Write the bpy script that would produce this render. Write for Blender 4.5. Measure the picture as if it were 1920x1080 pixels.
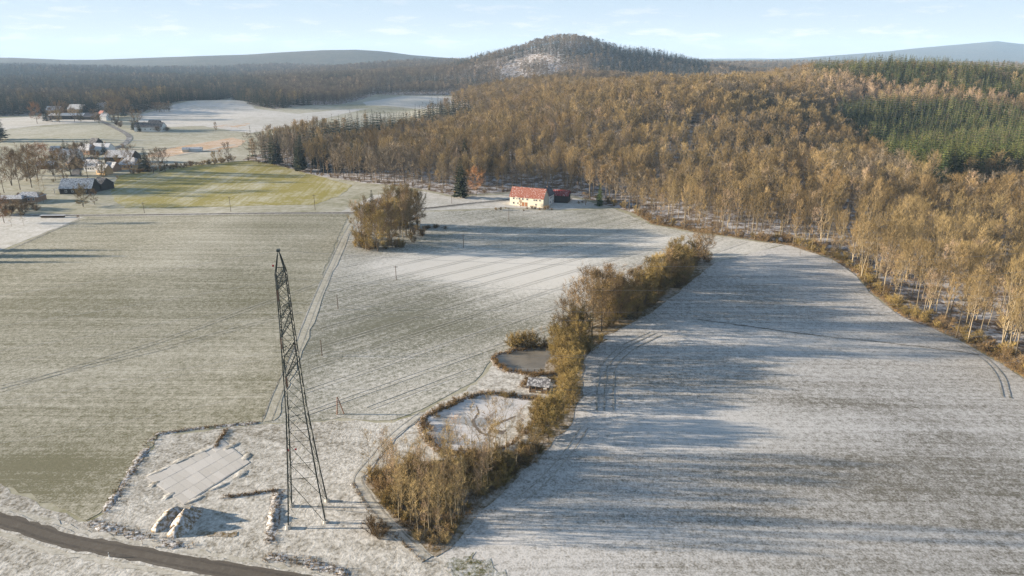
import bpy, bmesh, math, random
import numpy as np
from mathutils import Vector, Matrix
from mathutils.geometry import delaunay_2d_cdt

for o in list(bpy.data.objects):
    bpy.data.objects.remove(o, do_unlink=True)
scn = bpy.context.scene
COL = scn.collection
R = random.Random(7)

# ------------------------------------------------------------------ camera
CAM_H = 80.0
PITCH = math.radians(18.78)
FPX = 1280.0                       # focal length in pixels of the 1920 px wide photograph (24 mm)
cd = bpy.data.cameras.new('camera')
cd.sensor_width = 36.0
cd.lens = 24.0
cd.clip_start = 1.0
cd.clip_end = 40000.0
cam = bpy.data.objects.new('camera', cd)
COL.objects.link(cam)
cam.location = (0, 0, CAM_H)
cam.rotation_euler = (math.pi / 2 - PITCH, 0, 0)
scn.camera = cam

# ------------------------------------------------------------------ sky, sun, exposure
SUN_EL = math.radians(10.0)
SUN_AZ_VEC = Vector((-1.0, 0.06, 0)).normalized()       # towards the sun, on the ground
world = bpy.data.worlds.new('World')
scn.world = world
world.use_nodes = True
wn, wl = world.node_tree.nodes, world.node_tree.links
wn.clear()
w_out = wn.new('ShaderNodeOutputWorld')
w_bg = wn.new('ShaderNodeBackground')
w_sky = wn.new('ShaderNodeTexSky')
w_sky.sky_type = 'NISHITA'
w_sky.sun_disc = False
w_sky.sun_elevation = SUN_EL
w_sky.sun_rotation = math.atan2(SUN_AZ_VEC.x, SUN_AZ_VEC.y)
w_sky.altitude = 400.0
w_sky.air_density = 1.0
w_sky.dust_density = 0.3
w_sky.ozone_density = 2.0
w_bg.inputs['Strength'].default_value = 0.05
# thin veil of cloud and small far cumulus, all round the horizon
w_tc = wn.new('ShaderNodeTexCoord')
w_map = wn.new('ShaderNodeMapping')
w_map.inputs['Scale'].default_value = (1.0, 1.0, 5.5)
w_n1 = wn.new('ShaderNodeTexNoise')
w_n1.inputs['Scale'].default_value = 16.0
w_n1.inputs['Detail'].default_value = 7.0
w_n1.inputs['Roughness'].default_value = 0.62
w_r1 = wn.new('ShaderNodeValToRGB')
w_r1.color_ramp.elements[0].position = 0.53
w_r1.color_ramp.elements[1].position = 0.64
w_sep = wn.new('ShaderNodeSeparateXYZ')
w_r2 = wn.new('ShaderNodeValToRGB')      # cumulus belt just above the horizon
e = w_r2.color_ramp.elements
e[0].position = 0.0; e[0].color = (0.2, 0.2, 0.2, 1)
e[1].position = 0.085; e[1].color = (0, 0, 0, 1)
k = e.new(0.022); k.color = (1, 1, 1, 1)
k = e.new(0.045); k.color = (0.55, 0.55, 0.55, 1)
w_r3 = wn.new('ShaderNodeValToRGB')      # pale veil towards the horizon
e = w_r3.color_ramp.elements
e[0].position = 0.0; e[0].color = (0.90, 0.90, 0.90, 1)
e[1].position = 0.55; e[1].color = (0.25, 0.25, 0.25, 1)
k = e.new(0.12); k.color = (0.85, 0.85, 0.85, 1)
w_mul = wn.new('ShaderNodeMath'); w_mul.operation = 'MULTIPLY'
w_mul2 = wn.new('ShaderNodeMath'); w_mul2.operation = 'MULTIPLY'; w_mul2.inputs[1].default_value = 0.9
w_veil = wn.new('ShaderNodeMixRGB')
w_r4 = wn.new('ShaderNodeValToRGB')      # the veil is whiter low down, bluer higher up
e = w_r4.color_ramp.elements
e[0].position = 0.0; e[0].color = (0.85, 0.90, 0.98, 1)
e[1].position = 0.11; e[1].color = (0.57, 0.77, 1.0, 1)
w_sc = wn.new('ShaderNodeMixRGB'); w_sc.blend_type = 'MULTIPLY'; w_sc.inputs[0].default_value = 1.0; w_sc.inputs[2].default_value = (4.5, 4.5, 4.5, 1)
wl.new(w_r4.outputs[0], w_sc.inputs[1])
wl.new(w_sc.outputs[0], w_veil.inputs[2])
w_cum = wn.new('ShaderNodeMixRGB'); w_cum.inputs[2].default_value = (5.2, 5.1, 5.1, 1)
wl.new(w_tc.outputs['Generated'], w_map.inputs['Vector'])
wl.new(w_map.outputs[0], w_n1.inputs['Vector'])
wl.new(w_n1.outputs['Fac'], w_r1.inputs[0])
wl.new(w_tc.outputs['Generated'], w_sep.inputs[0])
wl.new(w_sep.outputs['Z'], w_r2.inputs[0])
wl.new(w_sep.outputs['Z'], w_r3.inputs[0])
wl.new(w_sep.outputs['Z'], w_r4.inputs[0])
wl.new(w_r1.outputs[0], w_mul.inputs[0])
wl.new(w_r2.outputs[0], w_mul.inputs[1])
wl.new(w_mul.outputs[0], w_mul2.inputs[0])
wl.new(w_r3.outputs[0], w_veil.inputs[0])
wl.new(w_sky.outputs[0], w_veil.inputs[1])
wl.new(w_mul2.outputs[0], w_cum.inputs[0])
wl.new(w_veil.outputs[0], w_cum.inputs[1])
wl.new(w_cum.outputs[0], w_bg.inputs['Color'])
wl.new(w_bg.outputs[0], w_out.inputs[0])

sd = bpy.data.lights.new('sun', 'SUN')
sd.energy = 5.0
sd.angle = math.radians(0.6)
sd.color = (1.0, 0.87, 0.70)
sun = bpy.data.objects.new('sun', sd)
COL.objects.link(sun)
sdir = Vector((SUN_AZ_VEC.x * math.cos(SUN_EL), SUN_AZ_VEC.y * math.cos(SUN_EL), math.sin(SUN_EL)))
sun.rotation_euler = sdir.to_track_quat('Z', 'Y').to_euler()
sun.location = (-200, 100, 300)

scn.view_settings.view_transform = 'Standard'
scn.view_settings.look = 'None'
scn.view_settings.gamma = 1.0
scn.view_settings.use_curve_mapping = False
scn.view_settings.exposure = 2.0
scn.render.engine = 'CYCLES'
cy = scn.cycles
cy.max_bounces = 5
cy.diffuse_bounces = 3
cy.glossy_bounces = 2
cy.transmission_bounces = 2
cy.volume_bounces = 0
cy.transparent_max_bounces = 4
scn.render.filter_size = 1.15
cy.use_adaptive_sampling = True
cy.adaptive_threshold = 0.008
cy.use_denoising = True
try:
    cy.denoiser = 'OPENIMAGEDENOISE'
    cy.denoising_prefilter = 'NONE'
    cy.denoising_input_passes = 'RGB_ALBEDO_NORMAL'
except Exception:
    pass

# ------------------------------------------------------------------ terrain height
def S(t):
    t = np.clip(t, 0.0, 1.0)
    return t * t * (3 - 2 * t)

def _ang(v):
    return math.atan((540.0 - v) / FPX) - PITCH

def _sky_z(tab, dist):
    u = [(p[0] - 960.0) / FPX / math.cos(PITCH) for p in tab]
    z = [CAM_H + dist * math.tan(_ang(p[1])) for p in tab]
    return np.array(u), np.array(z)

RIDGE_U, RIDGE_Z = _sky_z([(-900, 118), (-300, 112), (0, 108), (120, 108), (230, 113), (330, 109), (430, 105), (520, 102),
                           (570, 98), (640, 94), (700, 93), (745, 96), (790, 103), (860, 109), (960, 114), (1200, 118)], 5200.0)
MOUNT_U, MOUNT_Z = _sky_z([(1380, 112), (1440, 109), (1500, 104), (1560, 99), (1600, 95), (1640, 90), (1700, 84), (1740, 80), (1770, 77),
                           (1800, 81), (1830, 84), (1860, 81), (1890, 79), (1925, 81), (2000, 90), (2150, 104), (2500, 112)], 9000.0)

def hgt(x, y):
    x = np.asarray(x, dtype=float); y = np.asarray(y, dtype=float)
    z = 0.7 * np.sin(x / 61.0 + 0.8) * np.sin(y / 74.0 + 0.3) + 0.5 * np.sin(x / 37.0 - y / 90.0 + 2.0)
    z = z + 27.0 * S((y - 400) / 640.0) * S((x + 200) / 470.0)
    z = z + 26.0 * S((y - 1300) / 800.0) * S((x + 950) / 700.0) * (1 - 0.5 * S((x + 200) / 470.0))
    z = z + 11.0 * np.exp(-((x + 520) / 170.0) ** 2 - ((y - 1120) / 140.0) ** 2)
    z = z + 77.0 * np.exp(-((x - 165) / 230.0) ** 2 - ((y - 2050) / 280.0) ** 2)
    z = z + 26.0 * np.exp(-((x - 440) / 170.0) ** 2 - ((y - 2100) / 240.0) ** 2) - 9.0 * np.exp(-((x - 300) / 70.0) ** 2 - ((y - 2000) / 200.0) ** 2) + 12.0 * np.exp(-((x + 90) / 90.0) ** 2 - ((y - 2050) / 200.0) ** 2)
    z = z + 9.0 * np.sin(x / 210.0 + 1) * np.sin(y / 260.0) * S((y - 1700) / 900.0)
    z = z - 14.0 * S((y - 1200) / 350.0) * S((x - 60) / 300.0)
    z = z + 17.0 * np.exp(-((y - 840) / 230.0) ** 2) * S((x + 60) / 320.0) * S((y - 330) / 200.0)
    fh = S((y - 440) / 160.0) * S((1600 - y) / 300.0) * S((x + 220) / 120.0)
    z = z + fh * (8.5 * np.sin(x / 72.0 + 0.8 * np.sin(y / 130.0) + 0.5) + 4.5 * np.sin(y / 88.0 - x / 130.0 + 1.0))
    z = z + 26.0 * np.exp(-((y - 3200) / 330.0) ** 2) * (0.6 + 0.4 * np.sin(x / 520.0 + 0.7)) * S((600 - x) / 700.0)
    a = x / np.maximum(y, 1.0)
    rz = np.interp(a, RIDGE_U, RIDGE_Z)
    z = z + np.maximum(rz - z, 0) * np.exp(-((y - 5200) / 1000.0) ** 2)
    mz = np.interp(a, MOUNT_U, MOUNT_Z)
    z = z + np.maximum(mz - z, 0) * np.exp(-((y - 9000) / 1300.0) ** 2)
    return z

def h(x, y):
    return float(hgt(x, y))

_cp, _sp = math.cos(PITCH), math.sin(PITCH)
def ray(u, v):
    a = (u - 960.0) / FPX
    b = -(v - 540.0) / FPX
    return np.array([a, _cp + b * _sp, -_sp + b * _cp])

def P(u, v):
    """where the photograph's pixel meets the ground"""
    d = ray(u, v)
    t = np.concatenate([np.arange(60, 700, 1.0), np.arange(700, 9000, 4.0)])
    X, Y, Z = d[0] * t, d[1] * t, CAM_H + d[2] * t
    below = Z < hgt(X, Y)
    i = int(np.argmax(below)) if below.any() else len(t) - 1
    lo, hi = t[max(i - 1, 0)], t[i]
    for _ in range(20):
        m = 0.5 * (lo + hi)
        if CAM_H + d[2] * m < h(d[0] * m, d[1] * m):
            hi = m
        else:
            lo = m
    return (d[0] * hi, d[1] * hi)

def PP(*pts):
    return [P(u, v) for u, v in pts]

# ------------------------------------------------------------------ object helpers
def link_mesh(name, me, parent=None):
    o = bpy.data.objects.new(name, me)
    COL.objects.link(o)
    if parent is not None:
        o.parent = parent
    return o

def tag(o, label=None, cat=None, group=None, kind=None):
    if label: o['label'] = label
    if cat: o['category'] = cat
    if group: o['group'] = group
    if kind: o['kind'] = kind
    return o

def thing(name, label, cat, loc=(0, 0, 0), rz=0.0, group=None, scale=1.0):
    o = bpy.data.objects.new(name, None)
    o.empty_display_size = 0.5
    COL.objects.link(o)
    o.location = loc
    o.rotation_euler = (0, 0, rz)
    o.scale = (scale,) * 3 if not isinstance(scale, tuple) else scale
    return tag(o, label, cat, group)

class MB:
    """collects geometry, then becomes one mesh"""
    def __init__(s):
        s.v, s.f, s.m = [], [], []
    def add(s, vs, fs, mi=0):
        b = len(s.v)
        s.v += [tuple(p) for p in vs]
        s.f += [tuple(i + b for i in q) for q in fs]
        s.m += [mi] * len(fs)
    def box(s, c, d, rz=0.0, mi=0, M=None):
        hx, hy, hz = d[0] / 2, d[1] / 2, d[2] / 2
        ca, sa = math.cos(rz), math.sin(rz)
        vs = []
        for z in (-hz, hz):
            for (x, y) in ((-hx, -hy), (hx, -hy), (hx, hy), (-hx, hy)):
                vs.append((c[0] + x * ca - y * sa, c[1] + x * sa + y * ca, c[2] + z))
        if M is not None:
            vs = [tuple(M @ Vector(q)) for q in vs]
        s.add(vs, [(0, 3, 2, 1), (4, 5, 6, 7), (0, 1, 5, 4), (1, 2, 6, 5), (2, 3, 7, 6), (3, 0, 4, 7)], mi)
    def tube(s, a, b, r0, r1=None, n=4, mi=0, cap=False):
        r1 = r0 if r1 is None else r1
        a, b = Vector(a), Vector(b)
        d = b - a
        if d.length < 1e-6: return
        d.normalize()
        q = d.orthogonal().normalized()
        w = d.cross(q)
        vs = []
        for c, r in ((a, r0), (b, r1)):
            for i in range(n):
                t = 2 * math.pi * i / n
                vs.append(c + (q * math.cos(t) + w * math.sin(t)) * r)
        fs = [(i, (i + 1) % n, n + (i + 1) % n, n + i) for i in range(n)]
        if cap:
            fs += [tuple(range(n - 1, -1, -1)), tuple(range(n, 2 * n))]
        s.add(vs, fs, mi)
    def path(s, pts, rads, n=4, mi=0):
        pts = [Vector(p) for p in pts]
        vs, fs = [], []
        q = None
        for i, p in enumerate(pts):
            d = (pts[min(i + 1, len(pts) - 1)] - pts[max(i - 1, 0)])
            d.normalize()
            if q is None:
                q = d.orthogonal().normalized()
            else:
                q = (q - d * q.dot(d))
                q = q.normalized() if q.length > 1e-5 else d.orthogonal().normalized()
            w = d.cross(q)
            for k in range(n):
                t = 2 * math.pi * k / n
                vs.append(p + (q * math.cos(t) + w * math.sin(t)) * rads[i])
        for i in range(len(pts) - 1):
            for k in range(n):
                fs.append((i * n + k, i * n + (k + 1) % n, (i + 1) * n + (k + 1) % n, (i + 1) * n + k))
        s.add(vs, fs, mi)
    def mesh(s, name, mats, smooth=False):
        me = bpy.data.meshes.new(name)
        me.from_pydata(s.v, [], s.f)
        for m in (mats if isinstance(mats, (list, tuple)) else [mats]):
            me.materials.append(m)
        if any(s.m):
            me.polygons.foreach_set('material_index', s.m)
        if smooth:
            me.polygons.foreach_set('use_smooth', [True] * len(me.polygons))
        me.update()
        return me
    def obj(s, name, mats, parent=None, smooth=False):
        return link_mesh(name, s.mesh(name, mats, smooth), parent)

# ------------------------------------------------------------------ materials
MATS = {}
class NB:
    def __init__(s, name):
        s.mat = bpy.data.materials.new(name)
        s.mat.use_nodes = True
        s.t = s.mat.node_tree
        s.n, s.l = s.t.nodes, s.t.links
        s.b = s.n['Principled BSDF']
        s.b.inputs['Roughness'].default_value = 0.9
        s.b.inputs['Specular IOR Level'].default_value = 0.2
        s._tc = None
    def tc(s):
        if s._tc is None:
            s._tc = s.n.new('ShaderNodeTexCoord')
        return s._tc.outputs['Object']
    def noise(s, scale, detail=3.0, rough=0.6, stretch=None, rot=0.0, dist=0.0, vec=None):
        m = s.n.new('ShaderNodeMapping')
        m.vector_type = 'TEXTURE' if False else 'POINT'
        s.l.new(vec or s.tc(), m.inputs['Vector'])
        m.inputs['Rotation'].default_value = (0, 0, rot)
        src = m.outputs[0]
        if stretch:
            m2 = s.n.new('ShaderNodeMapping')
            m2.inputs['Scale'].default_value = stretch
            s.l.new(src, m2.inputs['Vector'])
            src = m2.outputs[0]
        t = s.n.new('ShaderNodeTexNoise')
        t.inputs['Scale'].default_value = scale
        t.inputs['Detail'].default_value = detail
        t.inputs['Roughness'].default_value = rough
        t.inputs['Distortion'].default_value = dist
        s.l.new(src, t.inputs['Vector'])
        return t.outputs['Fac']
    def ramp(s, fac, stops):
        r = s.n.new('ShaderNodeValToRGB')
        els = r.color_ramp.elements
        while len(els) < len(stops):
            els.new(0.5)
        for e_, (p, c) in zip(els, stops):
            e_.position = p
            if not isinstance(c, (tuple, list)): c = (c, c, c)
            e_.color = (*c, 1)
        s.l.new(fac, r.inputs[0])
        return r.outputs[0]
    def math(s, op, a, b=None, clamp=False):
        m = s.n.new('ShaderNodeMath'); m.operation = op; m.use_clamp = clamp
        for i, q in enumerate((a, b)):
            if q is None: continue
            if isinstance(q, (int, float)): m.inputs[i].default_value = q
            else: s.l.new(q, m.inputs[i])
        return m.outputs[0]
    def mix(s, fac, a, b, typ='MIX'):
        m = s.n.new('ShaderNodeMixRGB'); m.blend_type = typ
        for i, q in enumerate((fac, a, b)):
            if isinstance(q, (int, float)): m.inputs[i].default_value = q if i == 0 else (q, q, q, 1)
            elif isinstance(q, (tuple, list)): m.inputs[i].default_value = (*q, 1)
            else: s.l.new(q, m.inputs[i])
        return m.outputs[0]
    def color(s, c):
        if isinstance(c, (tuple, list)): s.b.inputs['Base Color'].default_value = (*c, 1)
        else: s.l.new(c, s.b.inputs['Base Color'])
    def bump(s, fac, strength=0.5, dist=0.1):
        b = s.n.new('ShaderNodeBump')
        b.inputs['Strength'].default_value = strength
        b.inputs['Distance'].default_value = dist
        s.l.new(fac, b.inputs['Height'])
        s.l.new(b.outputs[0], s.b.inputs['Normal'])
    def rnd(s):
        return s.n.new('ShaderNodeObjectInfo').outputs['Random']

SNOW = (0.66, 0.66, 0.68)

def field_mat(name, soil, soil2, cover, grain=1.6, row_rot=0.0, row_scale=1.2, row_amt=0.35, patch=0.25, snow=SNOW,
              contrast=0.16, big=0.012, bump=0.35, spots=()):
    """frosted field: soil and crop showing through a thin snow cover, streaked along the rows"""
    b = NB(name)
    g1 = b.noise(grain, 4, 0.68)
    g2 = b.noise(grain * 0.30, 4, 0.68)
    rows = b.noise(row_scale, 3, 0.6, stretch=(0.018, 1.0, 1.0), rot=row_rot)
    rows2 = b.noise(row_scale * 0.16, 2, 0.5, stretch=(0.02, 1.0, 1.0), rot=row_rot)
    bigp = b.noise(big, 3, 0.55, dist=0.6)
    s = b.math('ADD', b.math('MULTIPLY', g1, 0.42), b.math('MULTIPLY', g2, 0.33))
    s = b.math('ADD', s, b.math('MULTIPLY', rows, row_amt * 0.6))
    s = b.math('ADD', s, b.math('MULTIPLY', rows2, row_amt * 0.4))
    s = b.math('ADD', s, b.math('MULTIPLY', bigp, patch))
    for (sx, sy, rx, ry, rot, amt) in spots:       # where snow lies thicker or has gone
        mp = b.n.new('ShaderNodeMapping'); mp.vector_type = 'TEXTURE'
        mp.inputs['Location'].default_value = (sx, sy, 0); mp.inputs['Rotation'].default_value = (0, 0, rot); mp.inputs['Scale'].default_value = (rx, ry, 1000)
        b.l.new(b.tc(), mp.inputs['Vector'])
        gr = b.n.new('ShaderNodeTexGradient'); gr.gradient_type = 'SPHERICAL'
        b.l.new(mp.outputs[0], gr.inputs[0])
        wob = b.math('MULTIPLY', gr.outputs['Fac'], b.math('ADD', b.math('MULTIPLY', bigp, 0.9), 0.55))
        s = b.math('ADD', s, b.math('MULTIPLY', wob, amt))
    mean = 0.5 * (0.75 + row_amt + patch)
    lo = mean + (0.5 - cover) * 0.34 - contrast * 0.5
    fac = b.ramp(b.math('SUBTRACT', s, lo), [(0.0, 0.0), (contrast, 1.0)])
    soilc = b.mix(b.noise(grain * 0.5, 3, 0.6), soil, soil2)
    tint = b.mix(b.noise(big * 2.2, 2, 0.5), snow, tuple(c * f for c, f in zip(snow, (0.93, 0.91, 0.86))))
    b.color(b.mix(fac, soilc, tint))
    b.bump(g1, bump, 0.12)
    return b.mat

def plain(name, c, var=0.25, scale=1.5, rough=0.85, spec=0.2, metal=0.0):
    b = NB(name)
    n = b.noise(scale, 4, 0.6)
    b.color(b.mix(n, tuple(q * (1 - var) for q in c), tuple(min(1, q * (1 + var)) for q in c)))
    b.b.inputs['Roughness'].default_value = rough
    b.b.inputs['Specular IOR Level'].default_value = spec
    b.b.inputs['Metallic'].default_value = metal
    return b.mat

def snowy(name, c, amount=0.5, scale=0.6):
    b = NB(name)
    n = b.noise(scale, 4, 0.65)
    f = b.ramp(n, [(0.56 - amount * 0.34, 0.0), (0.78 - amount * 0.34, 1.0)])
    b.color(b.mix(f, b.mix(b.noise(2.0, 3), tuple(q * 0.75 for q in c), tuple(q * 1.25 for q in c)), (0.56, 0.55, 0.55)))
    return b.mat

def twig(name, c1, c2, var=0.35, zone=None):
    b = NB(name)
    r = b.rnd()
    col = b.mix(r, c1, c2)
    r2 = b.math('FRACT', b.math('MULTIPLY', r, 17.31))
    col = b.mix(1.0, col, b.ramp(r2, [(0.0, 1.0 - var), (1.0, 1.0 + var)]), 'MULTIPLY')
    if zone:                                     # stands of differing species
        oi = b.n.new('ShaderNodeObjectInfo')
        zn = b.noise(0.014, 3, 0.55, vec=oi.outputs['Location'])
        col = b.mix(b.ramp(zn, [(0.40, 0.0), (0.62, 1.0)]), col, b.mix(1.0, col, zone, 'MULTIPLY'))
    b.color(col)
    b.b.inputs['Roughness'].default_value = 0.85
    b.b.inputs['Specular IOR Level'].default_value = 0.15
    return b.mat

def ang_of(a, b):
    return math.atan2(b[1] - a[1], b[0] - a[0])
ROW_C = ang_of(P(640, 640), P(1273, 453))

M = MATS
M['forest_floor'] = None
b = NB('forest_floor')
fl = b.noise(0.9, 4, 0.65)
sn = b.math('ADD', b.math('MULTIPLY', b.noise(0.16, 4, 0.6), 0.6), b.math('MULTIPLY', fl, 0.4))
sf = b.ramp(sn, [(0.47, 0.0), (0.58, 1.0)])
b.color(b.mix(sf, b.mix(b.noise(0.6, 3), (0.10, 0.065, 0.04), (0.17, 0.115, 0.07)), (0.50, 0.49, 0.50)))
M['forest_floor'] = b.mat
def spot(u, v, rx, ry, amt, rot=0.0):
    x, y = P(u, v)
    return (x, y, rx, ry, rot, amt)
M['left_field'] = field_mat('left_field', (0.105, 0.098, 0.055), (0.18, 0.165, 0.10), 0.43, 2.5, 0.0, 1.3, 0.32, 0.22, snow=(0.485, 0.455, 0.385), contrast=0.20,
                            spots=[spot(60, 880, 26, 9, -0.13), spot(260, 690, 60, 30, 0.05), spot(150, 560, 70, 30, -0.05), spot(480, 560, 30, 40, -0.05)])
M['centre_field'] = field_mat('centre_field', (0.105, 0.108, 0.078), (0.17, 0.16, 0.115), 0.45, 2.4, -ROW_C, 0.9, 0.25, 0.28, snow=(0.57, 0.55, 0.52), contrast=0.20,
                              spots=[spot(1000, 505, 75, 42, 0.20, -0.1), spot(860, 500, 40, 25, 0.2), spot(1240, 450, 60, 40, 0.12), spot(700, 600, 45, 60, -0.05), spot(820, 620, 40, 35, -0.05)])
M['right_field'] = field_mat('right_field', (0.10, 0.09, 0.075), (0.19, 0.17, 0.13), 0.54, 2.6, 0.0, 1.0, 0.30, 0.28, snow=(0.53, 0.515, 0.505), contrast=0.19,
                             spots=[spot(1350, 800, 50, 16, 0.12), spot(1050, 1060, 40, 14, 0.05), spot(1600, 900, 50, 16, -0.06), spot(1400, 640, 60, 30, 0.06)])
M['rough'] = field_mat('rough_meadow', (0.075, 0.065, 0.048), (0.19, 0.16, 0.11), 0.57, 1.5, 0.4, 0.5, 0.15, 0.30, contrast=0.20, snow=(0.58, 0.56, 0.53), bump=0.8)
M['green_field'] = field_mat('green_field', (0.205, 0.175, 0.032), (0.27, 0.225, 0.055), 0.17, 0.6, math.radians(84), 0.35, 0.60, 0.42, contrast=0.30, big=0.03, snow=(0.5, 0.48, 0.42))
M['valley'] = field_mat('valley_meadow', (0.17, 0.165, 0.09), (0.23, 0.21, 0.125), 0.36, 0.30, 0.15, 0.12, 0.3, 0.5, contrast=0.35, big=0.006, bump=0.1, snow=(0.52, 0.49, 0.44))
M['snow_field'] = field_mat('snow_field', (0.24, 0.22, 0.17), (0.30, 0.27, 0.2), 0.66, 0.3, 0.3, 0.12, 0.3, 0.35, contrast=0.35, big=0.006, bump=0.1, snow=(0.56, 0.54, 0.53))
M['brown_field'] = field_mat('brown_field', (0.36, 0.225, 0.115), (0.42, 0.27, 0.15), 0.10, 0.3, 0.1, 0.12, 0.3, 0.2, contrast=0.4, bump=0.1)
M['lawn'] = field_mat('snow_lawn', (0.20, 0.18, 0.12), (0.25, 0.22, 0.15), 0.70, 0.8, 0.2, 0.3, 0.25, 0.3, contrast=0.3, snow=(0.57, 0.55, 0.53))
M['bare_grass'] = field_mat('bare_grass', (0.055, 0.064, 0.020), (0.13, 0.115, 0.048), 0.40, 1.6, 0.5, 0.6, 0.2, 0.5, contrast=0.2, bump=0.8)
M['dead_grass'] = field_mat('dead_grass', (0.085, 0.06, 0.028), (0.18, 0.13, 0.06), 0.30, 1.3, 0.5, 0.5, 0.2, 0.5, contrast=0.22, bump=0.8, snow=(0.55, 0.52, 0.5))
M['snow_track'] = field_mat('snow_track', (0.20, 0.185, 0.135), (0.28, 0.25, 0.195), 0.50, 1.4, 0.9, 0.7, 0.2, 0.3, contrast=0.3, snow=(0.57, 0.55, 0.52))
M['tyre_snow'] = field_mat('tyre_snow', (0.14, 0.13, 0.08), (0.22, 0.20, 0.14), 0.56, 2.2, 0.9, 0.7, 0.2, 0.3, contrast=0.3, snow=(0.52, 0.49, 0.43))
M['rut'] = field_mat('rut_soil', (0.09, 0.08, 0.055), (0.15, 0.13, 0.09), 0.48, 1.2, 0, 0.8, 0.2, 0.5, contrast=0.25, snow=(0.5, 0.48, 0.45))
M['furrow'] = field_mat('furrow_soil', (0.05, 0.042, 0.03), (0.10, 0.085, 0.06), 0.25, 1.2, 0, 0.8, 0.2, 0.5, contrast=0.25, snow=(0.5, 0.48, 0.45))
M['asphalt'] = field_mat('asphalt', (0.074, 0.062, 0.050), (0.10, 0.085, 0.070), 0.0, 0.8, 0.15, 0.6, 0.3, 0.3, contrast=0.4, bump=0.1, snow=(0.17, 0.155, 0.135))
M['asphalt_worn'] = field_mat('worn_asphalt', (0.050, 0.043, 0.036), (0.078, 0.066, 0.055), 0.1, 1.5, 0.15, 0.6, 0.3, 0.3, contrast=0.4, bump=0.1, snow=(0.13, 0.115, 0.10))
M['lane'] = field_mat('lane_asphalt', (0.06, 0.052, 0.048), (0.09, 0.08, 0.07), 0.10, 0.8, 0.0, 0.6, 0.3, 0.4, contrast=0.3)
M['soil'] = snowy('mound_soil', (0.20, 0.145, 0.08), 0.42, 1.6)
M['hedge_dirt'] = snowy('ditch_dirt', (0.10, 0.072, 0.045), 0.24, 2.2)
# far land: woods and snow fields too far off to tell apart
b = NB('far_land')
n1 = b.noise(0.0022, 5, 0.6)
n2 = b.noise(0.03, 4, 0.7)
wood = b.mix(b.noise(0.006, 4, 0.6), (0.035, 0.045, 0.030), (0.13, 0.10, 0.06))
wood = b.mix(b.ramp(n2, [(0.3, 0.0), (0.7, 1.0)]), b.mix(1.0, wood, (0.55, 0.55, 0.55), 'MULTIPLY'), wood)
b.color(b.mix(b.ramp(n1, [(0.69, 0.0), (0.71, 1.0)]), wood, (0.55, 0.55, 0.56)))
b.bump(n2, 1.0, 14.0)
M['far_land'] = b.mat

M['twig_gold'] = twig('golden_twigs', (0.188, 0.139, 0.062), (0.292, 0.214, 0.102), 0.33, (0.74, 0.69, 0.66))
M['twig_brown'] = twig('brown_twigs', (0.150, 0.100, 0.050), (0.240, 0.165, 0.080))
M['twig_pink'] = twig('pinkish_birch_twigs', (0.27, 0.190, 0.120), (0.34, 0.245, 0.16))
M['twig_straw'] = twig('straw_twigs', (0.265, 0.188, 0.082), (0.345, 0.255, 0.120))
M['twig_olive'] = twig('olive_twigs', (0.185, 0.135, 0.045), (0.265, 0.190, 0.070))
M['twig_grey'] = twig('grey_brown_twigs', (0.150, 0.120, 0.080), (0.220, 0.175, 0.120), 0.3)
M['twig_far'] = twig('far_wood_twigs', (0.125, 0.098, 0.066), (0.205, 0.155, 0.100), 0.3, (0.7, 0.72, 0.75))
M['leaf_orange'] = twig('withered_orange_leaves', (0.25, 0.12, 0.05), (0.31, 0.165, 0.07))
M['bark'] = twig('grey_bark', (0.085, 0.066, 0.045), (0.145, 0.11, 0.072))
M['bark_mid'] = twig('tan_bark', (0.115, 0.092, 0.060), (0.180, 0.143, 0.094))
M['bark_pale'] = twig('pale_bark', (0.175, 0.142, 0.088), (0.265, 0.212, 0.138))
M['needles'] = twig('spruce_needles', (0.040, 0.063, 0.018), (0.125, 0.122, 0.034), 0.45, (0.8, 0.9, 0.9))
M['needles_dark'] = twig('dark_spruce_needles', (0.018, 0.028, 0.014), (0.038, 0.044, 0.018), 0.3)
M['reed'] = twig('dry_grass', (0.22, 0.14, 0.058), (0.28, 0.185, 0.085))

# ------------------------------------------------------------------ ground sheets
def wiggle(pts, step=5.0, amp=0.5, seed=1, closed=True):
    rr = random.Random(seed)
    out = []
    n = len(pts)
    for i in range(n if closed else n - 1):
        a, b_ = pts[i], pts[(i + 1) % n]
        L = math.hypot(b_[0] - a[0], b_[1] - a[1])
        k = max(1, int(L / step))
        k = min(k, 90)
        for j in range(k):
            t = j / k
            x, y = a[0] + (b_[0] - a[0]) * t, a[1] + (b_[1] - a[1]) * t
            if j or i:
                x += rr.uniform(-amp, amp); y += rr.uniform(-amp, amp)
            out.append((x, y))
    if not closed:
        out.append(pts[-1])
    return out

def smooth_line(pts, n=6):
    """Catmull-Rom through the points"""
    out = []
    P_ = [pts[0]] + list(pts) + [pts[-1]]
    for i in range(1, len(P_) - 2):
        p0, p1, p2, p3 = P_[i - 1], P_[i], P_[i + 1], P_[i + 2]
        for j in range(n):
            t = j / n
            out.append(tuple(0.5 * ((2 * p1[c]) + (-p0[c] + p2[c]) * t + (2 * p0[c] - 5 * p1[c] + 4 * p2[c] - p3[c]) * t * t
                                    + (-p0[c] + 3 * p1[c] - 3 * p2[c] + p3[c]) * t ** 3) for c in (0, 1)))
    out.append(tuple(pts[-1]))
    return out

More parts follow.
